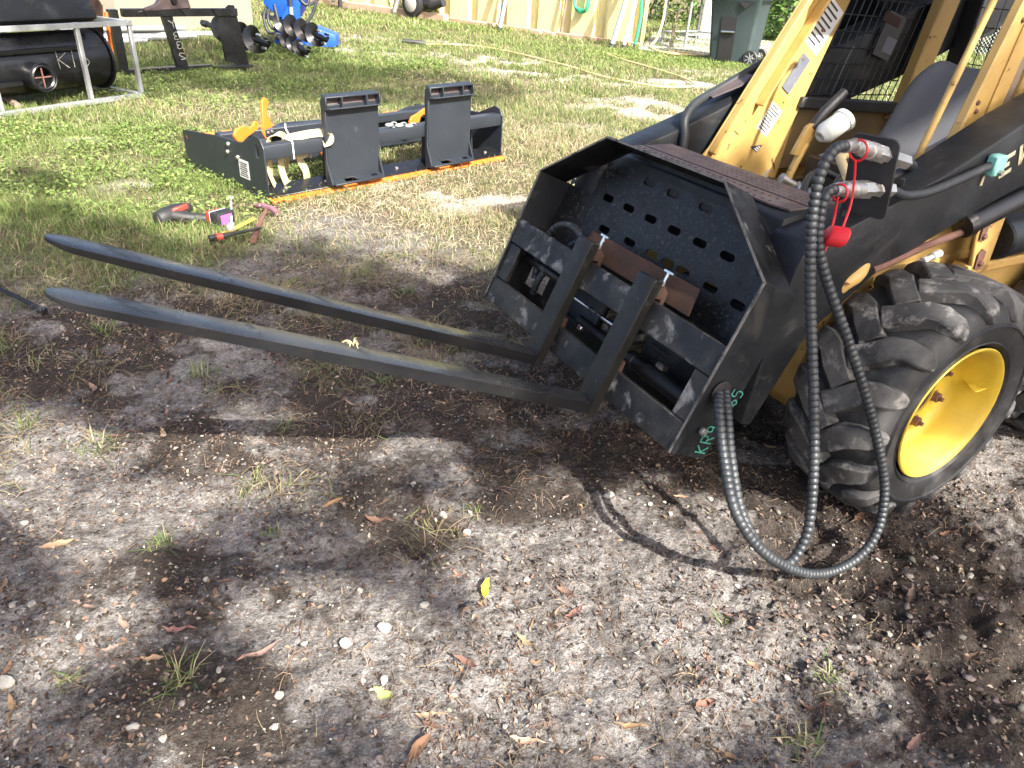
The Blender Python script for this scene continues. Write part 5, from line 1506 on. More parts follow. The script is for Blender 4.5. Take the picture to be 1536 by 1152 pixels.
def chalked_frame():
    d = Vector((-.65, -.76, 0)).normalized(); n = Vector((-d.y, d.x, 0)); n = n if n.y < 0 else -n
    m = frame((-3.70, 10.21, 0), d, n if d.cross(n).z > 0 else -n, _Z)
    f = thing('attachment_frame', 'black steel attachment stand with chalked writing on one leg', 'stand', m)
    sgn = 1
    MB().box((.80, 0, .655), (1.40, .08, .085)).build('top_beam', 'gloss_black', f, bevel=.006)
    MB().plate([(.0, .0), (.12, .73), (.19, .735), (.36, .62), (.33, .10)], (), .025, T(0, .012, 0) @ XZ).build('end_leg', 'gloss_black', f, bevel=.004)
    lg = MB().plate([(.83, .07), (.93, .62), (1.06, .62), (.97, .07)], (), .05, T(0, .025, 0) @ XZ).build('leg', 'gloss_black', f, bevel=.004)
    MB().box((1.05, 0, .035), (1.05, .10, .07)).build('base_rail', 'gloss_black', f, bevel=.006)
    MB().box((.30, .10, .05), (.42, .34, .02), None, Matrix.Rotation(R(5), 3, 'X')).build('foot_plate', 'arm_paint', f, bevel=.004)
    MB().box((1.6, 0, .36), (.10, .08, .66)).build('leg', 'gloss_black', f, bevel=.004)
    for x in (.35, .75, 1.2):
        MB().plate([(0, 0), (.03, 0), (.09, .08), (.06, .08)], (), .01, T(x, .052, .615) @ XZ).build('beam_rib', 'gloss_black', f)
    MB().plate([(.70, .70), (1.35, .66), (1.10, .74), (1.02, .83), (.80, .84), (.72, .80)], (), .10, T(0, .05, 0) @ XZ).build('head_bracket', 'step_rust', f, bevel=.01)
    MB().lathe([(0, .03), (.03, .03), (.04, .0)], 12, T(.90, .052, .775) @ Matrix.Rotation(-math.pi / 2, 4, 'X')).build('pivot_pin', 'gloss_black', f)
    # writing runs down the leg: Y 3 2
    back = (m.to_3x3() @ Vector((0, 1, 0))).y > 0
    ysurf = .0275
    tx = frame((1.055, ysurf, .56), (-.20, 0, -1), (-1, 0, .2), (0, 1, 0))
    tx = frame((.955, ysurf, .60), (-.17, 0, -1), (-1, 0, .17), (-.0, 1, 0))
    L_ = [[(.02, .03), (.06, 0)], [(.02, -.05), (.06, 0)], [(.06, 0), (.11, 0)],
          [(.16, .03), (.155, -.01), (.18, -.03), (.20, 0), (.205, -.03), (.23, -.03), (.235, .02)],
          [(.27, .03), (.26, -.01), (.285, -.03), (.30, .0), (.305, -.03), (.335, -.02), (.335, .03)],
          [(.40, .03), (.385, -.02), (.41, -.035), (.455, .03), (.455, -.035)]]
    strokes('chalk_marks', [[(x, y * .9) for x, y in l] for l in L_], .0045, 'chalk_white', tx, lg)
chalked_frame()

def auger(label, a, b, r0=.16, turns=4):
    a, b = Vector(a), Vector(b)
    ax = (b - a); ln = ax.length; ax.normalize()
    side = ax.cross(_Z).normalized()
    t = thing('auger_bit', label, 'auger', frame(a, ax, -side, _Z), 'auger bits')
    MB().tube([(0, 0, 0), (ln * .95, 0, 0), (ln, 0, 0), (ln * 1.06, 0, 0)], [.038, .038, .02, .004], 14).build('shaft', 'gloss_black', t, smooth=40)
    V, F = [], []
    N_ = turns * 28
    x0 = ln * .22
    for k in range(N_ + 1):
        th = 2 * math.pi * turns * k / N_
        x = x0 + (ln * .93 - x0) * k / N_
        for r_, dx in ((.036, -.004), (r0, -.004), (r0, .004), (.036, .004)):
            V.append((x + dx, r_ * math.cos(th), r_ * math.sin(th)))
    for k in range(N_):
        for j in range(4):
            p, q = k * 4 + j, k * 4 + (j + 1) % 4
            F.append((p, q, q + 4, p + 4))
    F += [(0, 1, 2, 3), tuple(N_ * 4 + j for j in range(4))]
    MB().add(V, F).build('flight', 'gloss_black', t, smooth=50)
    for k in range(4):
        th = k * math.pi / 2 + .4
        MB().box((ln * .95, .09 * math.cos(th), .09 * math.sin(th)), (.10, .035, .03)).build('tooth', 'galvanised' if k % 2 else 'gloss_black', t, bevel=.006)
    MB().lathe([(0, 0), (.05, 0), (.05, .12), (.038, .13)], 6, Matrix(((0, 0, 1, -.05), (1, 0, 0, 0), (0, 1, 0, 0), (0, 0, 0, 1)))).build('hex_collar', 'gloss_black', t, smooth=20)
    return t
auger('black auger bit lying nearest the chalked stand', (-4.85, 11.75, .34), (-3.66, 10.75, .17), .17)
auger('larger black auger bit lying by the blue drive unit', (-4.35, 12.95, .40), (-3.05, 11.55, .15), .15)
auger('short black auger bit half hidden in the grass before the blue base', (-3.9, 12.1, .20), (-3.2, 11.05, .10), .10, 3)

def blue_unit():
    b = thing('auger_drive', 'bright blue hydraulic auger drive unit standing among the augers', 'auger drive', (-3.95, 12.75, 0))
    MB().plate([(-.28, .60), (-.05, .42), (.20, .42), (.34, .66), (.34, 1.3), (-.10, 1.3)], (), .42, T(0, .2, 0) @ XZ).build('housing', 'blue_paint', b, bevel=.02, seg=2)
    MB().plate([(.0, .40), (.14, .62), (.22, .58), (.30, .64), (.30, .40)], (), .03, T(0, -.235, 0) @ XZ).build('gusset', 'blue_paint', b, bevel=.004)
    MB().tube([(.10, -.03, .42), (.10, -.03, .22), (.10, -.03, .10)], [.11, .10, .06], 20).build('motor', 'blue_paint', b)
    MB().tube([(.16, -.26, .45), (.18, -.26, 1.2)], .032, 10).build('hose', 'hose_black', b)
    MB().tube([(.16, -.26, .36), (.16, -.26, .46)], .038, 12).build('hose_cap', 'tool_red', b)
    MB().tube([(.165, -.26, .46), (.167, -.26, .58)], .034, 12).build('hose_fitting', 'galvanised', b)
    for k, q in enumerate(([(.30, -.1, 1.2), (.42, -.16, .80), (.40, -.2, .62), (.28, -.22, .75), (.26, -.2, 1.1)], [(.36, -.1, 1.25), (.55, -.15, .85), (.50, -.2, .55), (.36, -.25, .34), (.22, -.25, .28)], [(-.16, -.18, .60), (-.22, -.22, .40), (-.14, -.26, .26), (-.05, -.26, .34), (-.10, -.22, .60)], [(-.20, -.16, .62), (-.28, -.22, .42), (-.22, -.28, .22), (-.10, -.3, .2)], [(.46, -.1, 1.25), (.62, -.1, 1.0), (.60, -.15, .75), (.44, -.2, .62)])):
        MB().tube(smooth_path(q, 7), .024, 8).build('hose', 'hose_black', b, smooth=60)
    p = thing('blue_base', 'low bright blue steel base box on the grass behind the augers', 'base box', T(-3.62, 13.0, 0) @ Matrix.Rotation(R(6), 4, 'Z'))
    MB().plate([(-.55, .02), (.40, .02), (.40, .20), (.10, .30), (-.55, .30)], (), .38, T(0, .10, 0) @ XZ).build('box', 'blue_paint', p, bevel=.015, seg=2)
    MB().box((.12, -.286, .13), (.12, .012, .10)).build('slot', 'black_plastic', p, bevel=.002)
    MB().box((.385, -.09, .11), (.05, .36, .16)).build('end_box', 'blue_paint', p, bevel=.01)
blue_unit()

# pale storage block with pipes in front
sb = thing('storage_block', 'pale beige rendered block wall behind the chalked stand', 'wall', T(-6.45, 12.35, 0))
bd = Vector((.33, .94, 0)).normalized()
BM = frame((0, 0, 0), bd, Vector((-bd.y, bd.x, 0)), _Z)
for k in range(3):
    MB().box((.53 + 1.06 * k, .2, .60), (1.053, .4, 1.2), BM).build('panel', 'concrete_pale', sb, bevel=.006)
MB().box((1.59, .2, 1.235), (3.25, .46, .06), BM).build('coping', 'concrete_pale', sb, bevel=.01)
pp = [((-6.9, 11.2, .06), (-5.35, 12.55, .06), .055), ((-6.9, 11.35, .16), (-5.6, 12.75, .15), .045), ((-6.6, 11.0, .05), (-5.75, 11.75, .05), .05), ((-7.0, 11.6, .07), (-5.2, 13.05, .07), .045)]
plab = ['thick grey pipe lying nearest the chalked stand in the pile', 'thin grey pipe on top of the pile by the block wall', 'short grey pipe at the front of the pile beside the crate', 'longest grey pipe lying against the pale block wall']
for k, (a, b, r_) in enumerate(pp):
    t = thing('metal_pipe', plab[k], 'pipe', a, 'pipes piled by the block wall')
    dv = Vector(b) - Vector(a)
    ax = dv.normalized()
    mm = frame((0, 0, 0), ax.cross(_Z), ax.cross(_Z).cross(ax) * -1, ax)
    MB().lathe([(r_ * .86, .0), (r_, .0), (r_, dv.length), (r_ * .86, dv.length)], 16, mm, close=True).build('pipe_wall', 'galvanised', t)

# ================================================================== corrugated fence and what leans on it
def build_fence():
    d = Vector((.81, -.586, 0)).normalized(); n = Vector((.586, .81, 0))           # n points away from the viewer
    m = frame((-8.4, 24.03, 0), d, n, _Z)
    f = thing('corrugated_fence', 'pale yellow corrugated steel wall along the far side of the lawn', 'wall', m)
    pitch, H_ = .865, 2.5
    prof = [(0, 0), (.56, 0), (.61, .13), (.815, .13), (.865, 0)]
    me = None
    for k in range(15):
        mb = MB()
        V, F = [], []
        for x, y in prof:
            V += [(x, y, 0), (x, y, H_)]
        for i in range(len(prof) - 1):
            F.append((2 * i, 2 * i + 2, 2 * i + 3, 2 * i + 1))
        V += [(0, .15, 0), (0, .15, H_), (.865, .15, 0), (.865, .15, H_)]
        F += [(10, 11, 13, 12)]
        if me is None:
            o = mb.add(V, F).build('panel', 'cream_paint', f, smooth=None); me = o.data
        else:
            o = bpy.data.objects.new('panel', me); col.objects.link(o); o.parent = f
        o.location = (pitch * k, 0, .06)
    MB().box((pitch * 7.5, .07, .03), (pitch * 15, .2, .10)).build('base_channel', 'timber_pale', f, bevel=.01)
    return m
FM = build_fence()
def on_fence(x, y, z):
    return FM @ Vector((x, y, z))
ts = thing('timber_sleeper', 'long pinkish timber sleeper on the ground before the yellow wall', 'timber', FM)
MB().box((5.4, -.35, .085), (5.2, .18, .17)).build('beam', 'timber_pale', ts, bevel=.02)
MB().box((8.7, -.16, .05), (1.2, .12, .10)).build('offcut', 'timber_pale', ts, bevel=.02)
for k, x in enumerate((10.55, 10.9)):
    br = thing('loose_brick', ('left one of two loose pinkish bricks at the yellow wall', 'right one of two loose pinkish bricks at the yellow wall')[k], 'brick', FM @ T(x, -.25, .04), 'bricks at the wall')
    MB().box((0, 0, .0), (.24, .12, .09)).build('brick_body', 'timber_pale', br, bevel=.01)
    MB().box((0, 0, .0455), (.14, .06, .002)).build('frog', 'timber_grey', br)
def pole(nm, label, cat, a, b, r, mat, cap='black_plastic', n=10):
    t = thing(nm, label, cat, a)
    dv = Vector(b) - Vector(a)
    MB().tube([(0, 0, 0), dv], r, n).build('shaft', mat, t)
    MB().tube([dv * -.004, dv * .03], r * 1.35, n).build('foot', cap, t)
    return t
pole('fence_post', 'dark square metal post standing before the yellow wall', 'post', on_fence(4.75, -.75, 0), on_fence(4.72, -.75, 1.6), .06, 'black_plastic', n=4)
pole('leaning_pole', 'grey blue metal pole leaning on the middle of the yellow wall', 'pole', on_fence(9.75, -.55, 0), on_fence(9.85, -.05, 2.3), .045, 'pole_blue')
pole('leaning_stick', 'brown wooden stick leaning on the wall beside the grey pole', 'stick', on_fence(9.40, -.12, .10), on_fence(9.72, -.03, 2.0), .030, 'timber_grey', 'timber_grey', 6)
pole('leaning_stick', 'brown wooden stick leaning between two ribs near the green hose', 'stick', on_fence(11.12, -.15, .10), on_fence(11.25, -.03, 2.0), .025, 'timber_grey', 'timber_grey', 6)
pole('leaning_pole', 'pale blue pole leaning at the end of the yellow wall', 'pole', on_fence(12.75, -.75, 0), on_fence(12.95, -.1, 2.3), .05, 'pole_blue')
pole('leaning_pole', 'thin white pole leaning beside the pale blue one', 'pole', on_fence(12.95, -.62, 0), on_fence(13.02, -.05, 2.2), .03, 'label_clean')
gh = thing('green_hose', 'bright green garden hose hanging in a loop on the yellow wall', 'hose', on_fence(11.55, -.06, .5))
for k in range(3):
    o = .02 * k
    MB().tube(smooth_path([(-.20 + o, 0, 1.7), (-.22 + o, -.02, .6), (-.17, -.03 - o, .12 + o), (0, -.04, .02 + o), (.14, -.03 - o, .12), (.17 - o, -.02, .6), (.16 - o, 0, 1.7)], 7), .028, 8, FM.to_3x3().to_4x4()).build('coil', 'green_rubber', gh, smooth=60)
g2 = thing('green_hose', 'short green hose drooping beside the pale blue pole', 'hose', on_fence(13.05, -.35, .1))
MB().tube(smooth_path([(0, 0, -.05), (.04, 0, .5), (-.02, .05, 1.2), (.03, .1, 2.0)], 6), .03, 8).build('coil', 'green_rubber', g2, smooth=60)
MB().lathe([(0, 0), (.035, 0), (.035, .06), (0, .06)], 10, T(0, 0, -.08)).build('nozzle', 'black_plastic', g2)

# yellow crate parts, engine and fitting along the sleeper
yp = thing('yellow_tray', 'tipped yellow plastic tray at the far left end of the wall', 'tray', FM @ T(3.15, -.75, 0) @ Matrix.Rotation(R(-20), 4, 'Y'))
MB().box((0, 0, .55), (.62, .05, 1.0)).build('back', 'yellow_plastic', yp, bevel=.02)
for x in (-.30, 0, .30):
    MB().box((x, -.12, .55), (.05, .22, 1.0)).build('rib', 'label_yellow', yp, bevel=.02)
MB().box((0, -.12, .06), (.62, .22, .05)).build('rib', 'label_yellow', yp, bevel=.02)
en = thing('engine_unit', 'dark small engine with a pulley wheel standing by the yellow wall', 'engine', FM @ T(7.15, -.35, 0))
MB().box((0, .05, .55), (.95, .45, .5)).build('block', 'black_plastic', en, bevel=.04)
MB().lathe([(.0, .0), (.10, .0), (.12, .03), (.26, .03), (.30, .0), (.30, -.08), (0, -.08)], 28, T(-.05, -.25, .33) @ Matrix.Rotation(math.pi / 2, 4, 'X')).build('pulley', 'tool_black', en)
MB().lathe([(.0, .045), (.17, .045), (.19, .03)], 24, T(-.05, -.25, .33) @ Matrix.Rotation(math.pi / 2, 4, 'X')).build('pulley_face', 'concrete_slab', en)
MB().tube([(.45, -.1, .30), (.85, -.1, .42)], .09, 10).build('shaft_guard', 'tool_black', en)
MB().tube([(-.5, -.2, .45), (-.62, -.25, .1)], .05, 8).build('leg', 'galvanised', en)
pf = thing('pipe_fitting', 'pale plastic pipe fitting lying on the sleeper', 'fitting', FM @ T(4.25, -.6, .20))
MB().lathe([(.06, 0), (.09, 0), (.09, .12), (.06, .13), (.05, .5), (.035, .5), (.035, .02)], 16, Matrix.Rotation(R(70), 4, 'Y'), close=True).build('socket', 'canister', pf)
MB().lathe([(.06, 0), (.1, .0), (.1, .06), (.06, .06)], 16, T(.46, 0, .05) @ Matrix.Rotation(R(80), 4, 'X'), close=True).build('collar', 'label_white', pf)

# metal table, white cabinet, bin
def yard_corner():
    t = thing('metal_table', 'tall galvanised work table standing on the concrete slab', 'table', T(3.25, 17.1, 0) @ Matrix.Rotation(R(38), 4, 'Z'))
    for x in (-.52, .52):
        for y in (-.32, .32):
            MB().tube([(x, y, .04), (x, y, .92)], .028, 10).build('leg', 'galvanised', t)
    MB().box((0, 0, .95), (1.25, .8, .06)).build('table_top', 'galvanised', t, bevel=.008)
    MB().tube([(-.52, -.32, .28), (.52, -.32, .28)], .02, 8).build('stretcher', 'galvanised', t)
    MB().tube([(-.52, .32, .28), (.52, .32, .28)], .02, 8).build('stretcher', 'galvanised', t)
    for x in (-.52, .52):
        MB().tube([(x, -.32, .28), (x, .32, .28)], .02, 8).build('stretcher', 'galvanised', t)
    MB().box((.1, -.1, 1.06), (.4, .3, .16)).build('tool_box', 'pole_blue', t, bevel=.02)
    c = thing('white_cabinet', 'plain white cabinet standing behind the metal table', 'cabinet', T(4.35, 18.9, 0) @ Matrix.Rotation(R(-18), 4, 'Z'))
    MB().box((0, 0, .95), (1.1, .7, 1.8)).build('body', 'white_plastic', c, bevel=.03, seg=2)
    MB().box((0, -.362, 1.0), (1.02, .02, 1.6)).build('door', 'white_plastic', c, bevel=.006)
    MB().tube([(.4, -.40, .8), (.4, -.40, 1.2)], .015, 8).build('handle', 'galvanised', c)
    MB().box((0, .05, .03), (1.0, .5, .06)).build('plinth', 'black_plastic', c)
    # shrub climbing at the fence end
    # wheelie bin
    b = thing('wheelie_bin', 'dark green wheeled rubbish bin standing on the lawn behind the loader', 'bin', T(3.62, 14.72, 0) @ Matrix.Rotation(R(-31), 4, 'Z') @ Matrix.Rotation(R(-2.5), 4, 'Y'))
    V, F = [], []
    rows = [(.0, .36, .28), (.10, .37, .29), (.55, .405, .325), (.98, .44, .365), (1.02, .465, .39), (1.10, .47, .395)]
    for z, hx, hy in rows:
        r_ = .06
        ring = []
        for sx, sy, a0 in ((1, 1, 0), (-1, 1, 90), (-1, -1, 180), (1, -1, 270)):
            for q in range(4):
                a = R(a0 + 30 * q)
                ring.append((sx * (hx - r_) + r_ * math.cos(a), sy * (hy - r_) + r_ * math.sin(a), z + .02))
        V += ring
    n = 16
    for i in range(len(rows) - 1):
        for k in range(n):
            F.append((i * n + k, i * n + (k + 1) % n, (i + 1) * n + (k + 1) % n, (i + 1) * n + k))
    F.append(tuple(range(n))); F.append(tuple((len(rows) - 1) * n + k for k in range(n)))
    MB().add(V, F).build('body', 'bin_green', b, smooth=40)
    lid = MB(); lid.box((0, 0, 1.16), (.98, .84, .05)); lid.box((0, 0, 1.20), (.8, .66, .04)); lid.build('lid', 'bin_green', b, bevel=.02, seg=2)
    # lift pocket and notch: dark recesses drawn as flat black plates, plus the bar
    MB().plate([(-.20, .05), (.06, .05), (.08, .76), (-.19, .76)], (), .02, T(0, -.274, .02) @ Matrix.Rotation(R(5.2), 4, 'X') @ XZ).build('lift_pocket', 'black_plastic', b)
    MB().tube([(-.17, -.365, .53), (.07, -.365, .53)], .018, 8).build('lift_bar', 'bright_steel', b)
    MB().plate([(.10, 1.0), (.32, 1.0), (.20, .90)], (), .03, T(0, -.37, 0) @ XZ).build('moulded_notch', 'black_plastic', b)
    for y in (-.30, .30):
        wm = T(.40, y, .125) @ Matrix.Rotation(math.pi / 2, 4, 'X')
        w_ = MB().lathe([(.06, -.03), (.115, -.035), (.13, -.02), (.13, .02), (.115, .035), (.06, .03)], 24, wm).build('wheel', 'tool_black', b)
        hb = MB()
        for k in range(7):
            a = k * 2 * math.pi / 7
            hb.box((.055 * math.cos(a), .055 * math.sin(a), .03 if y < 0 else -.03), (.075, .014, .012), wm, Matrix.Rotation(a, 3, 'Z'))
        hb.lathe([(0, .036), (.025, .036), (.025, -.036), (0, -.036)], 12, wm)
        hb.build('wheel_spokes', 'galvanised', w_, smooth=20)['kind'] = 'stuff'
    MB().tube([(.40, -.3, .125), (.40, .3, .125)], .012, 8).build('axle', 'galvanised', b)
    MB().tube([(.46, -.3, 1.06), (.54, -.3, 1.08), (.54, .3, 1.08), (.46, .3, 1.06)], .018, 8).build('handle', 'bin_green', b)
yard_corner()

# tan hose across the lawn
pts = [(-1.9, 13.95), (-1.22, 14.28), (-.49, 13.8), (.51, 12.42), (.97, 11.56), (1.49, 10.98), (1.85, 10.9), (2.28, 11.21), (2.29, 11.85), (2.08, 12.46), (1.84, 13.03), (1.47, 13.78), (1.28, 14.30), (1.36, 14.55), (1.62, 14.35)]
th = thing('garden_hose', 'long tan garden hose snaking over the lawn', 'hose', (-1.9, 13.95, 0))
P = [Vector((x + 1.9, y - 13.95, hz(x, y) + .035)) for x, y in pts]
MB().tube(smooth_path(P, 10), .016, 8).build('tubing', 'tan_rubber', th, smooth=60)
MB().tube([P[0] + Vector((-.42, -.02, .03)), P[0] + Vector((-.06, -.01, .02)), P[0]], [.035, .035, .028], 8).build('nozzle', 'tool_black', th, smooth=40)
h2 = thing('garden_hose', 'tan hose hanging from the metal table down onto the grass', 'hose', (2.25, 16.0, 0))
MB().tube(smooth_path([(.25, .4, 1.0), (.22, .2, .55), (.12, .0, .22), (.0, -.2, .08), (.15, -.62, .04), (.6, -.80, .04), (.95, -.65, .04), (.7, -.55, .05), (.3, -.5, .05)], 8), .024, 8).build('tubing', 'tan_rubber', h2, smooth=60)
MB().tube([(.25, .4, 1.0), (.25, .42, 1.08)], .032, 8).build('connector', 'label_white', h2)

# ------------------------------------------------------------------ growth behind
def shrub(label, x, y, rx, ry, h, n, size=.09, cols=None, z0=.0, group='shrubs along the far fence'):
    t = thing('shrub', label, 'shrub', (x, y, 0), group)
    a = RNG.uniform(0, 2 * np.pi, n); zz = RNG.uniform(0, 1, n)
    rr = RNG.uniform(.35, 1, n) ** .5 * np.sqrt(np.clip(1 - (2 * zz - .85) ** 2 * .8, .05, 1))
    lump = .75 + .5 * fbm(a * 1.6 + x, zz * 3 + y, 131)
    C = np.c_[np.cos(a) * rx * rr * lump, np.sin(a) * ry * rr * lump, z0 + zz * h * (.8 + .3 * lump)]
    nr = unit(C * np.array([1, 1, .6]) + RNG.normal(0, .5, (n, 3)) + np.array([0, 0, .4]))
    leaflets('foliage', C, nr, RNG.uniform(.6, 1.3, n) * size, tints(n, cols or [(.06, .12, .025), (.09, .17, .035), (.13, .21, .05), (.045, .09, .02)], .25), 'leaf', .5, .25, t)
    mb = MB()
    for k in range(7):
        q = C[RNG.integers(0, n)]
        mb.tube(smooth_path([(0, 0, -.05), (q[0] * .3, q[1] * .3, q[2] * .5), tuple(q * .9)], 4), list(np.linspace(.03, .006, 9)), 5)
    mb.build('stems', 'bark', t, smooth=60)['kind'] = 'stuff'
    return t
rs = random.Random(5)
spots = [(4.6, 24.5, 2.0, 3.4), (7.2, 24.0, 2.0, 3.0), (9.6, 23.0, 2.1, 3.6), (12.0, 21.6, 2.0, 3.0), (14.2, 19.6, 2.1, 3.4), (6.3, 19.9, .9, 1.6), (8.0, 19.3, 1.0, 1.4), (15.8, 16.6, 2.0, 3.2), (17, 13.2, 2.0, 3.2), (16.5, 9.6, 2, 3.4), (15.5, 6.2, 2.0, 3.2)]
names = ['round shrub behind the white cabinet', 'tall shrub beyond the cabinet towards the loader', 'large shrub behind the chain link fence past the bin', 'broad shrub beyond the bin at the loader cab', 'tall shrub seen past the loader cab screen', 'low shrub just right of the white cabinet', 'low shrub between the bin and the far shrubs', 'wide shrub seen through the loader cab', 'tall shrub seen behind the loader seat', 'big shrub far behind the loader engine', 'big shrub behind the loader at the right']
for (x, y, r_, h_), lab in zip(spots, names):
    shrub(lab, x, y, r_, r_ * .8, h_, int(2600 * r_ * .8), .15)
shrub('scraggly climbing plant at the end of the yellow wall', 2.75, 16.45, .24, .24, 1.5, 420, .07, [(.16, .20, .06), (.22, .25, .09), (.12, .17, .05)], .1, 'plants at the wall end')
for k, (x, y, h_) in enumerate(((-3.0, 20.1, .35), (-2.55, 19.8, .28), (-3.55, 20.5, .45))):
    shrub(('leafy weed growing right before the engine pulley', 'smallest leafy weed at the right side of the engine', 'tallest leafy weed at the left side of the engine')[k], x, y - .25, .22, .18, h_, 120, .07, LUSH, .0, 'weeds by the engine')

# chain link fence past the bin
cf = thing('chain_link_fence', 'grey chain link fence behind the bin', 'fence', (5.0, 20.8, 0))
for k in range(5):
    MB().tube([(2.2 * k, -.35 * k, 0), (2.2 * k, -.35 * k, 1.8)], .03, 8).build('post', 'galvanised', cf)
MB().tube([(0, 0, 1.8), (8.8, -1.4, 1.8)], .02, 8).build('top_rail', 'galvanised', cf)
mb = MB()
for k in range(-20, 100):
    for sg in (1, -1):
        x0 = .09 * k
        x1 = x0 + sg * 1.75
        a, b = max(0, min(8.8, x0)), max(0, min(8.8, x1))
        if abs(b - a) < .02: continue
        za, zb = .04 + abs(a - x0), .04 + abs(b - x0)
        mb.tube([(a, -.159 * a - .03, za), (b, -.159 * b - .03, zb)], .004, 3, caps=False)
mb.build('wire_mesh', 'galvanised', cf, smooth=None)['kind'] = 'stuff'

# ================================================================== single leaves, stones and tufts on the dirt
def leaf_mesh(name, ln, wd, curl, mat_cols, seed):
    rr = random.Random(seed)
    n = 9
    V, F = [], []
    for i in range(n + 1):
        t = i / n
        hw = wd / 2 * math.sin(math.pi * min(1, t * .96 + .03)) ** .8
        x = (t - .5) * ln
        bend = curl * ((t - .5) ** 2) * ln * 2.2
        side = rr.uniform(-.003, .003) + .12 * ln * math.sin(t * 3) * .4
        for k, s in enumerate((-1, -.5, 0, .5, 1)):
            V.append((x, side + s * hw, bend + abs(s) ** 1.5 * hw * .55 - .0012))
    for i in range(n):
        for k in range(4):
            a = i * 5 + k
            F.append((a, a + 1, a + 6, a + 5))
    V += [(-.5 * ln - .018, V[2][1] + .004, .25 * curl * ln), (-.5 * ln - .018, V[2][1] + .006, .25 * curl * ln + .001)]
    F.append((2, len(V) - 2, len(V) - 1, 7))
    tt = tints(1, mat_cols, .2)[0]
    tn = np.repeat(tt[None], len(V), 0) * RNG.uniform(.82, 1.15, (len(V), 1))
    me_o = MB().add(V, F)
    o = me_o.build(name, 'dry', None, smooth=60)
    a = o.data.attributes.new('tint', 'FLOAT_COLOR', 'POINT')
    a.data.foreach_set('color', np.c_[tn, np.ones(len(tn))].astype(np.float32).ravel())
    return o
LEAVES = [(-1.034, 1.273, -10), (-.916, 1.239, -40), (-.797, 1.131, 5), (-.785, 1.225, 10), (-.552, 1.175, 30), (.083, 1.28, -40), (1.154, 1.5, 60), (.96, 1.051, 40), (-1.18, 2.036, -60), (-2.095, 3.361, 30), (-1.559, 2.297, -50), (-.597, 2.33, -30), (-.928, 2.701, 70), (-.379, 1.69, -5), (.502, 1.121, 20), (-1.033, .984, -60), (-1.273, 1.323, -70), (.08, 1.005, 0), (-.147, .964, 60), (.758, 1.133, 10), (.532, 1.007, -20), (.315, 1.055, 0), (1.145, 1.85, 40), (1.235, 1.326, 20), (-.526, 1.752, 40), (-.14, 1.045, 15), (-.721, 1.387, 0), (-1.234, 1.489, 30), (-.062, 1.187, -30), (.205, 1.378, 45)]
BROWN = [(.17, .095, .065), (.24, .145, .09), (.13, .075, .055), (.33, .23, .15), (.21, .125, .105), (.28, .20, .16)]
extra = [(float(x), float(y), float(a)) for x, y, a in zip(RNG.uniform(-1.9, 1.5, 60), .95 + 2.6 * RNG.uniform(0, 1, 60) ** 1.3, RNG.uniform(-90, 90, 60))]
for k, (x, y, a) in enumerate(LEAVES + extra):
    big = k < len(LEAVES)
    ln = random.uniform(.055, .09) if big else random.uniform(.025, .055)
    o = leaf_mesh('dead_leaf', ln, ln * random.uniform(.22, .34), random.uniform(.1, .55), BROWN, k)
    o.location = (x, y, hz(x, y) + .004)
    o.rotation_euler = (R(random.uniform(-22, 22)), R(random.uniform(-8, 8)), R(a + 180 * (k % 2)))
    tag(o, 'brown dead leaf lying on the bare dirt', 'leaf', 'dead leaves on the dirt')
for (x, y, a, c, lab) in ((-.033, 1.439, 80, [(.62, .44, .04)], 'bright yellow fallen leaf on the pale dirt'), (-.244, 1.089, -35, [(.38, .42, .12)], 'yellow green fallen leaf beside a pale stone')):
    o = leaf_mesh('fallen_leaf', .062, .022, .4, c, int(x * 1000) + 99)
    o.location = (x, y, hz(x, y) + .008); o.rotation_euler = (R(18), R(-14), R(a))
    tag(o, lab, 'leaf')

STONES = [(-.282, 1.28, 13), (-.362, 1.221, 12), (-.182, 1.726, 9), (-.104, 1.659, 10), (-.191, 1.377, 9), (-.253, 1.124, 9), (-.302, 1.129, 6), (-.484, 1.07, 9), (-.768, .967, 10), (-1.172, 1.276, 9), (-1.214, 1.268, 9), (-1.094, 1.05, 13), (-1.374, 1.571, 9), (-1.004, 1.186, 7), (.336, 1.879, 11), (.468, 1.843, 7), (.526, 1.801, 7), (-.368, 1.401, 6), (-.464, 1.212, 6), (-.472, .995, 7), (-.638, 1.12, 6), (-.69, .939, 6), (.079, 1.487, 7), (.149, 1.204, 6), (.672, 1.899, 8), (1.305, 1.685, 9), (1.368, 1.609, 8), (1.033, 1.362, 7), (.725, 1.213, 6), (.041, 1.042, 7), (.672, 1.517, 6), (-.782, 1.405, 6), (.388, 1.43, 6), (-.294, 1.86, 6)]
def stone_mesh(seed):
    bm = bmesh.new()
    bmesh.ops.create_icosphere(bm, subdivisions=2, radius=1)
    rr = np.random.default_rng(seed)
    axes = unit(rr.normal(size=(9, 3))); cut = rr.uniform(.42, .85, 9)
    for v in bm.verts:
        p = np.array(v.co)
        for a, c in zip(axes, cut):
            s = p @ a
            if s > c:
                p = p - a * (s - c) * .85
        v.co = p * (1 + rr.uniform(-.04, .04))
    me = bpy.data.meshes.new('stone'); bm.to_mesh(me); bm.free()
    shade(me, 32)
    me.materials.append(MAT['stone'])
    return me
smesh = [stone_mesh(s) for s in range(6)]
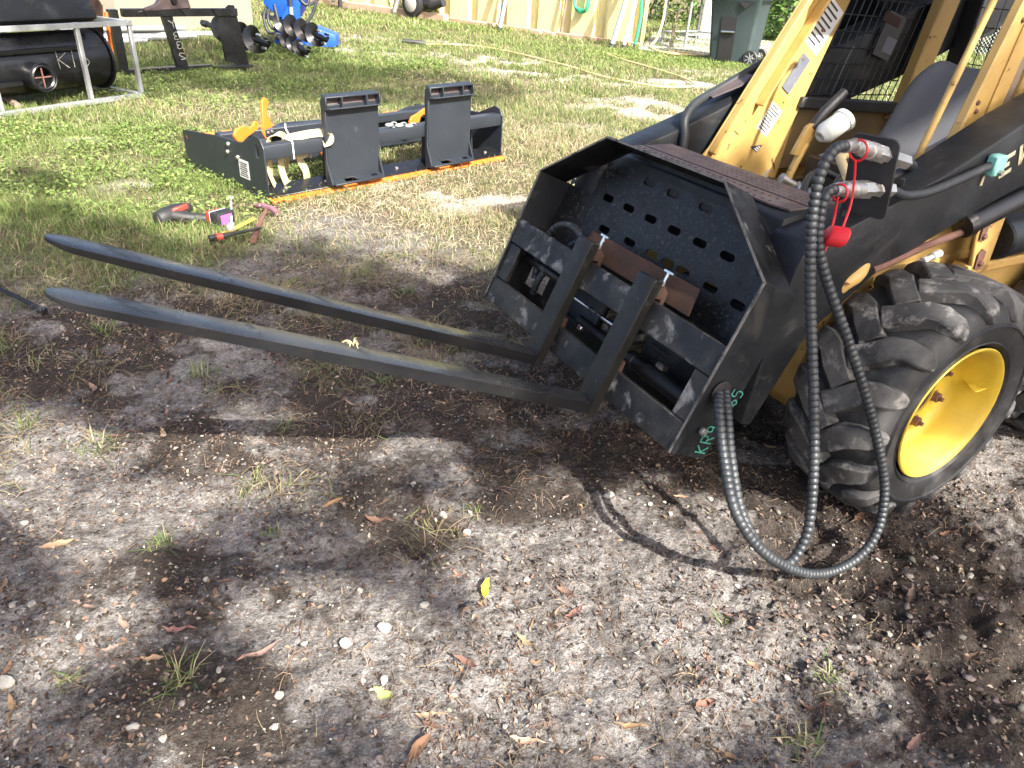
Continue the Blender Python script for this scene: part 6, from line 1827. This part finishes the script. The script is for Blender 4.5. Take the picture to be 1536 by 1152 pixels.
for k, (x, y, r_) in enumerate(STONES):
    o = bpy.data.objects.new('stone', smesh[k % 6]); col.objects.link(o)
    r_ = r_ / 590 * .95
    o.location = (x, y, hz(x, y) + r_ * .25)
    o.scale = (r_ * random.uniform(.9, 1.2), r_ * random.uniform(.75, 1.0), r_ * random.uniform(.55, .75))
    o.rotation_euler = (random.uniform(-.3, .3), random.uniform(-.3, .3), random.uniform(0, 6))
    tag(o, 'small pale stone half sunk in the dirt', 'stone', 'pale stones in the dirt')

TUFTS = [(-1.352, 1.948, 45), (-1.229, 2.47, 40), (-.964, 1.529, 30), (-.798, 1.821, 35), (-.727, 1.091, 35), (-.801, 2.145, 20), (-2.278, 3.371, 35), (-.525, 2.505, 30), (-1.652, 2.038, 35), (.827, 1.222, 25), (.699, 1.043, 25), (-.091, 1.751, 14), (-.964, 1.057, 20), (-.664, 1.601, 18), (-1.147, 3.447, 25), (.598, 1.391, 15), (-1.75, 2.75, 40), (-1.95, 3.0, 45), (-1.45, 2.9, 35), (-1.0, 3.2, 35), (-.55, 3.35, 35), (-2.1, 2.55, 40), (-.8, 3.6, 40), (-1.5, 3.3, 40)]
for k, (x, y, s) in enumerate(TUFTS):
    n = int(10 + s * .9)
    sp = s / 590 * .7
    xx = RNG.normal(0, sp * .5, n); yy = RNG.normal(0, sp * .5, n)
    hh = RNG.uniform(.4, 1.3, n) * s / 590 * 1.05
    tn = tints(n, [(.11, .17, .045), (.15, .20, .065), (.22, .23, .10), (.32, .28, .17)])
    o = blades('grass_tuft', x + xx, y + yy, hh, RNG.uniform(.0022, .0045, n), RNG.uniform(.5, 1.6, n), tn, 'blade', None, None, .7, kind=None)
    tag(o, 'small tuft of green grass growing in the bare dirt', 'grass tuft', 'grass tufts in the dirt')
# dry grass caught on the near fork
m = FO @ T(-.175, .80, -.042)
q = m.translation
dg = thing('dry_grass_wisp', 'wisp of dry grass caught over the nearer fork', 'dry grass', (q.x, q.y, q.z))
mb = MB()
for k in range(12):
    a = random.uniform(0, 6.28); l_ = random.uniform(.012, .034)
    mb.tube(smooth_path([(0, 0, .004), (math.cos(a) * l_ * .5, math.sin(a) * l_ * .5, .014), (math.cos(a) * l_, math.sin(a) * l_, random.uniform(-.012, .012))], 4), .0009, 4)
mb.build('stalks', 'webbing', dg)['kind'] = 'stuff'
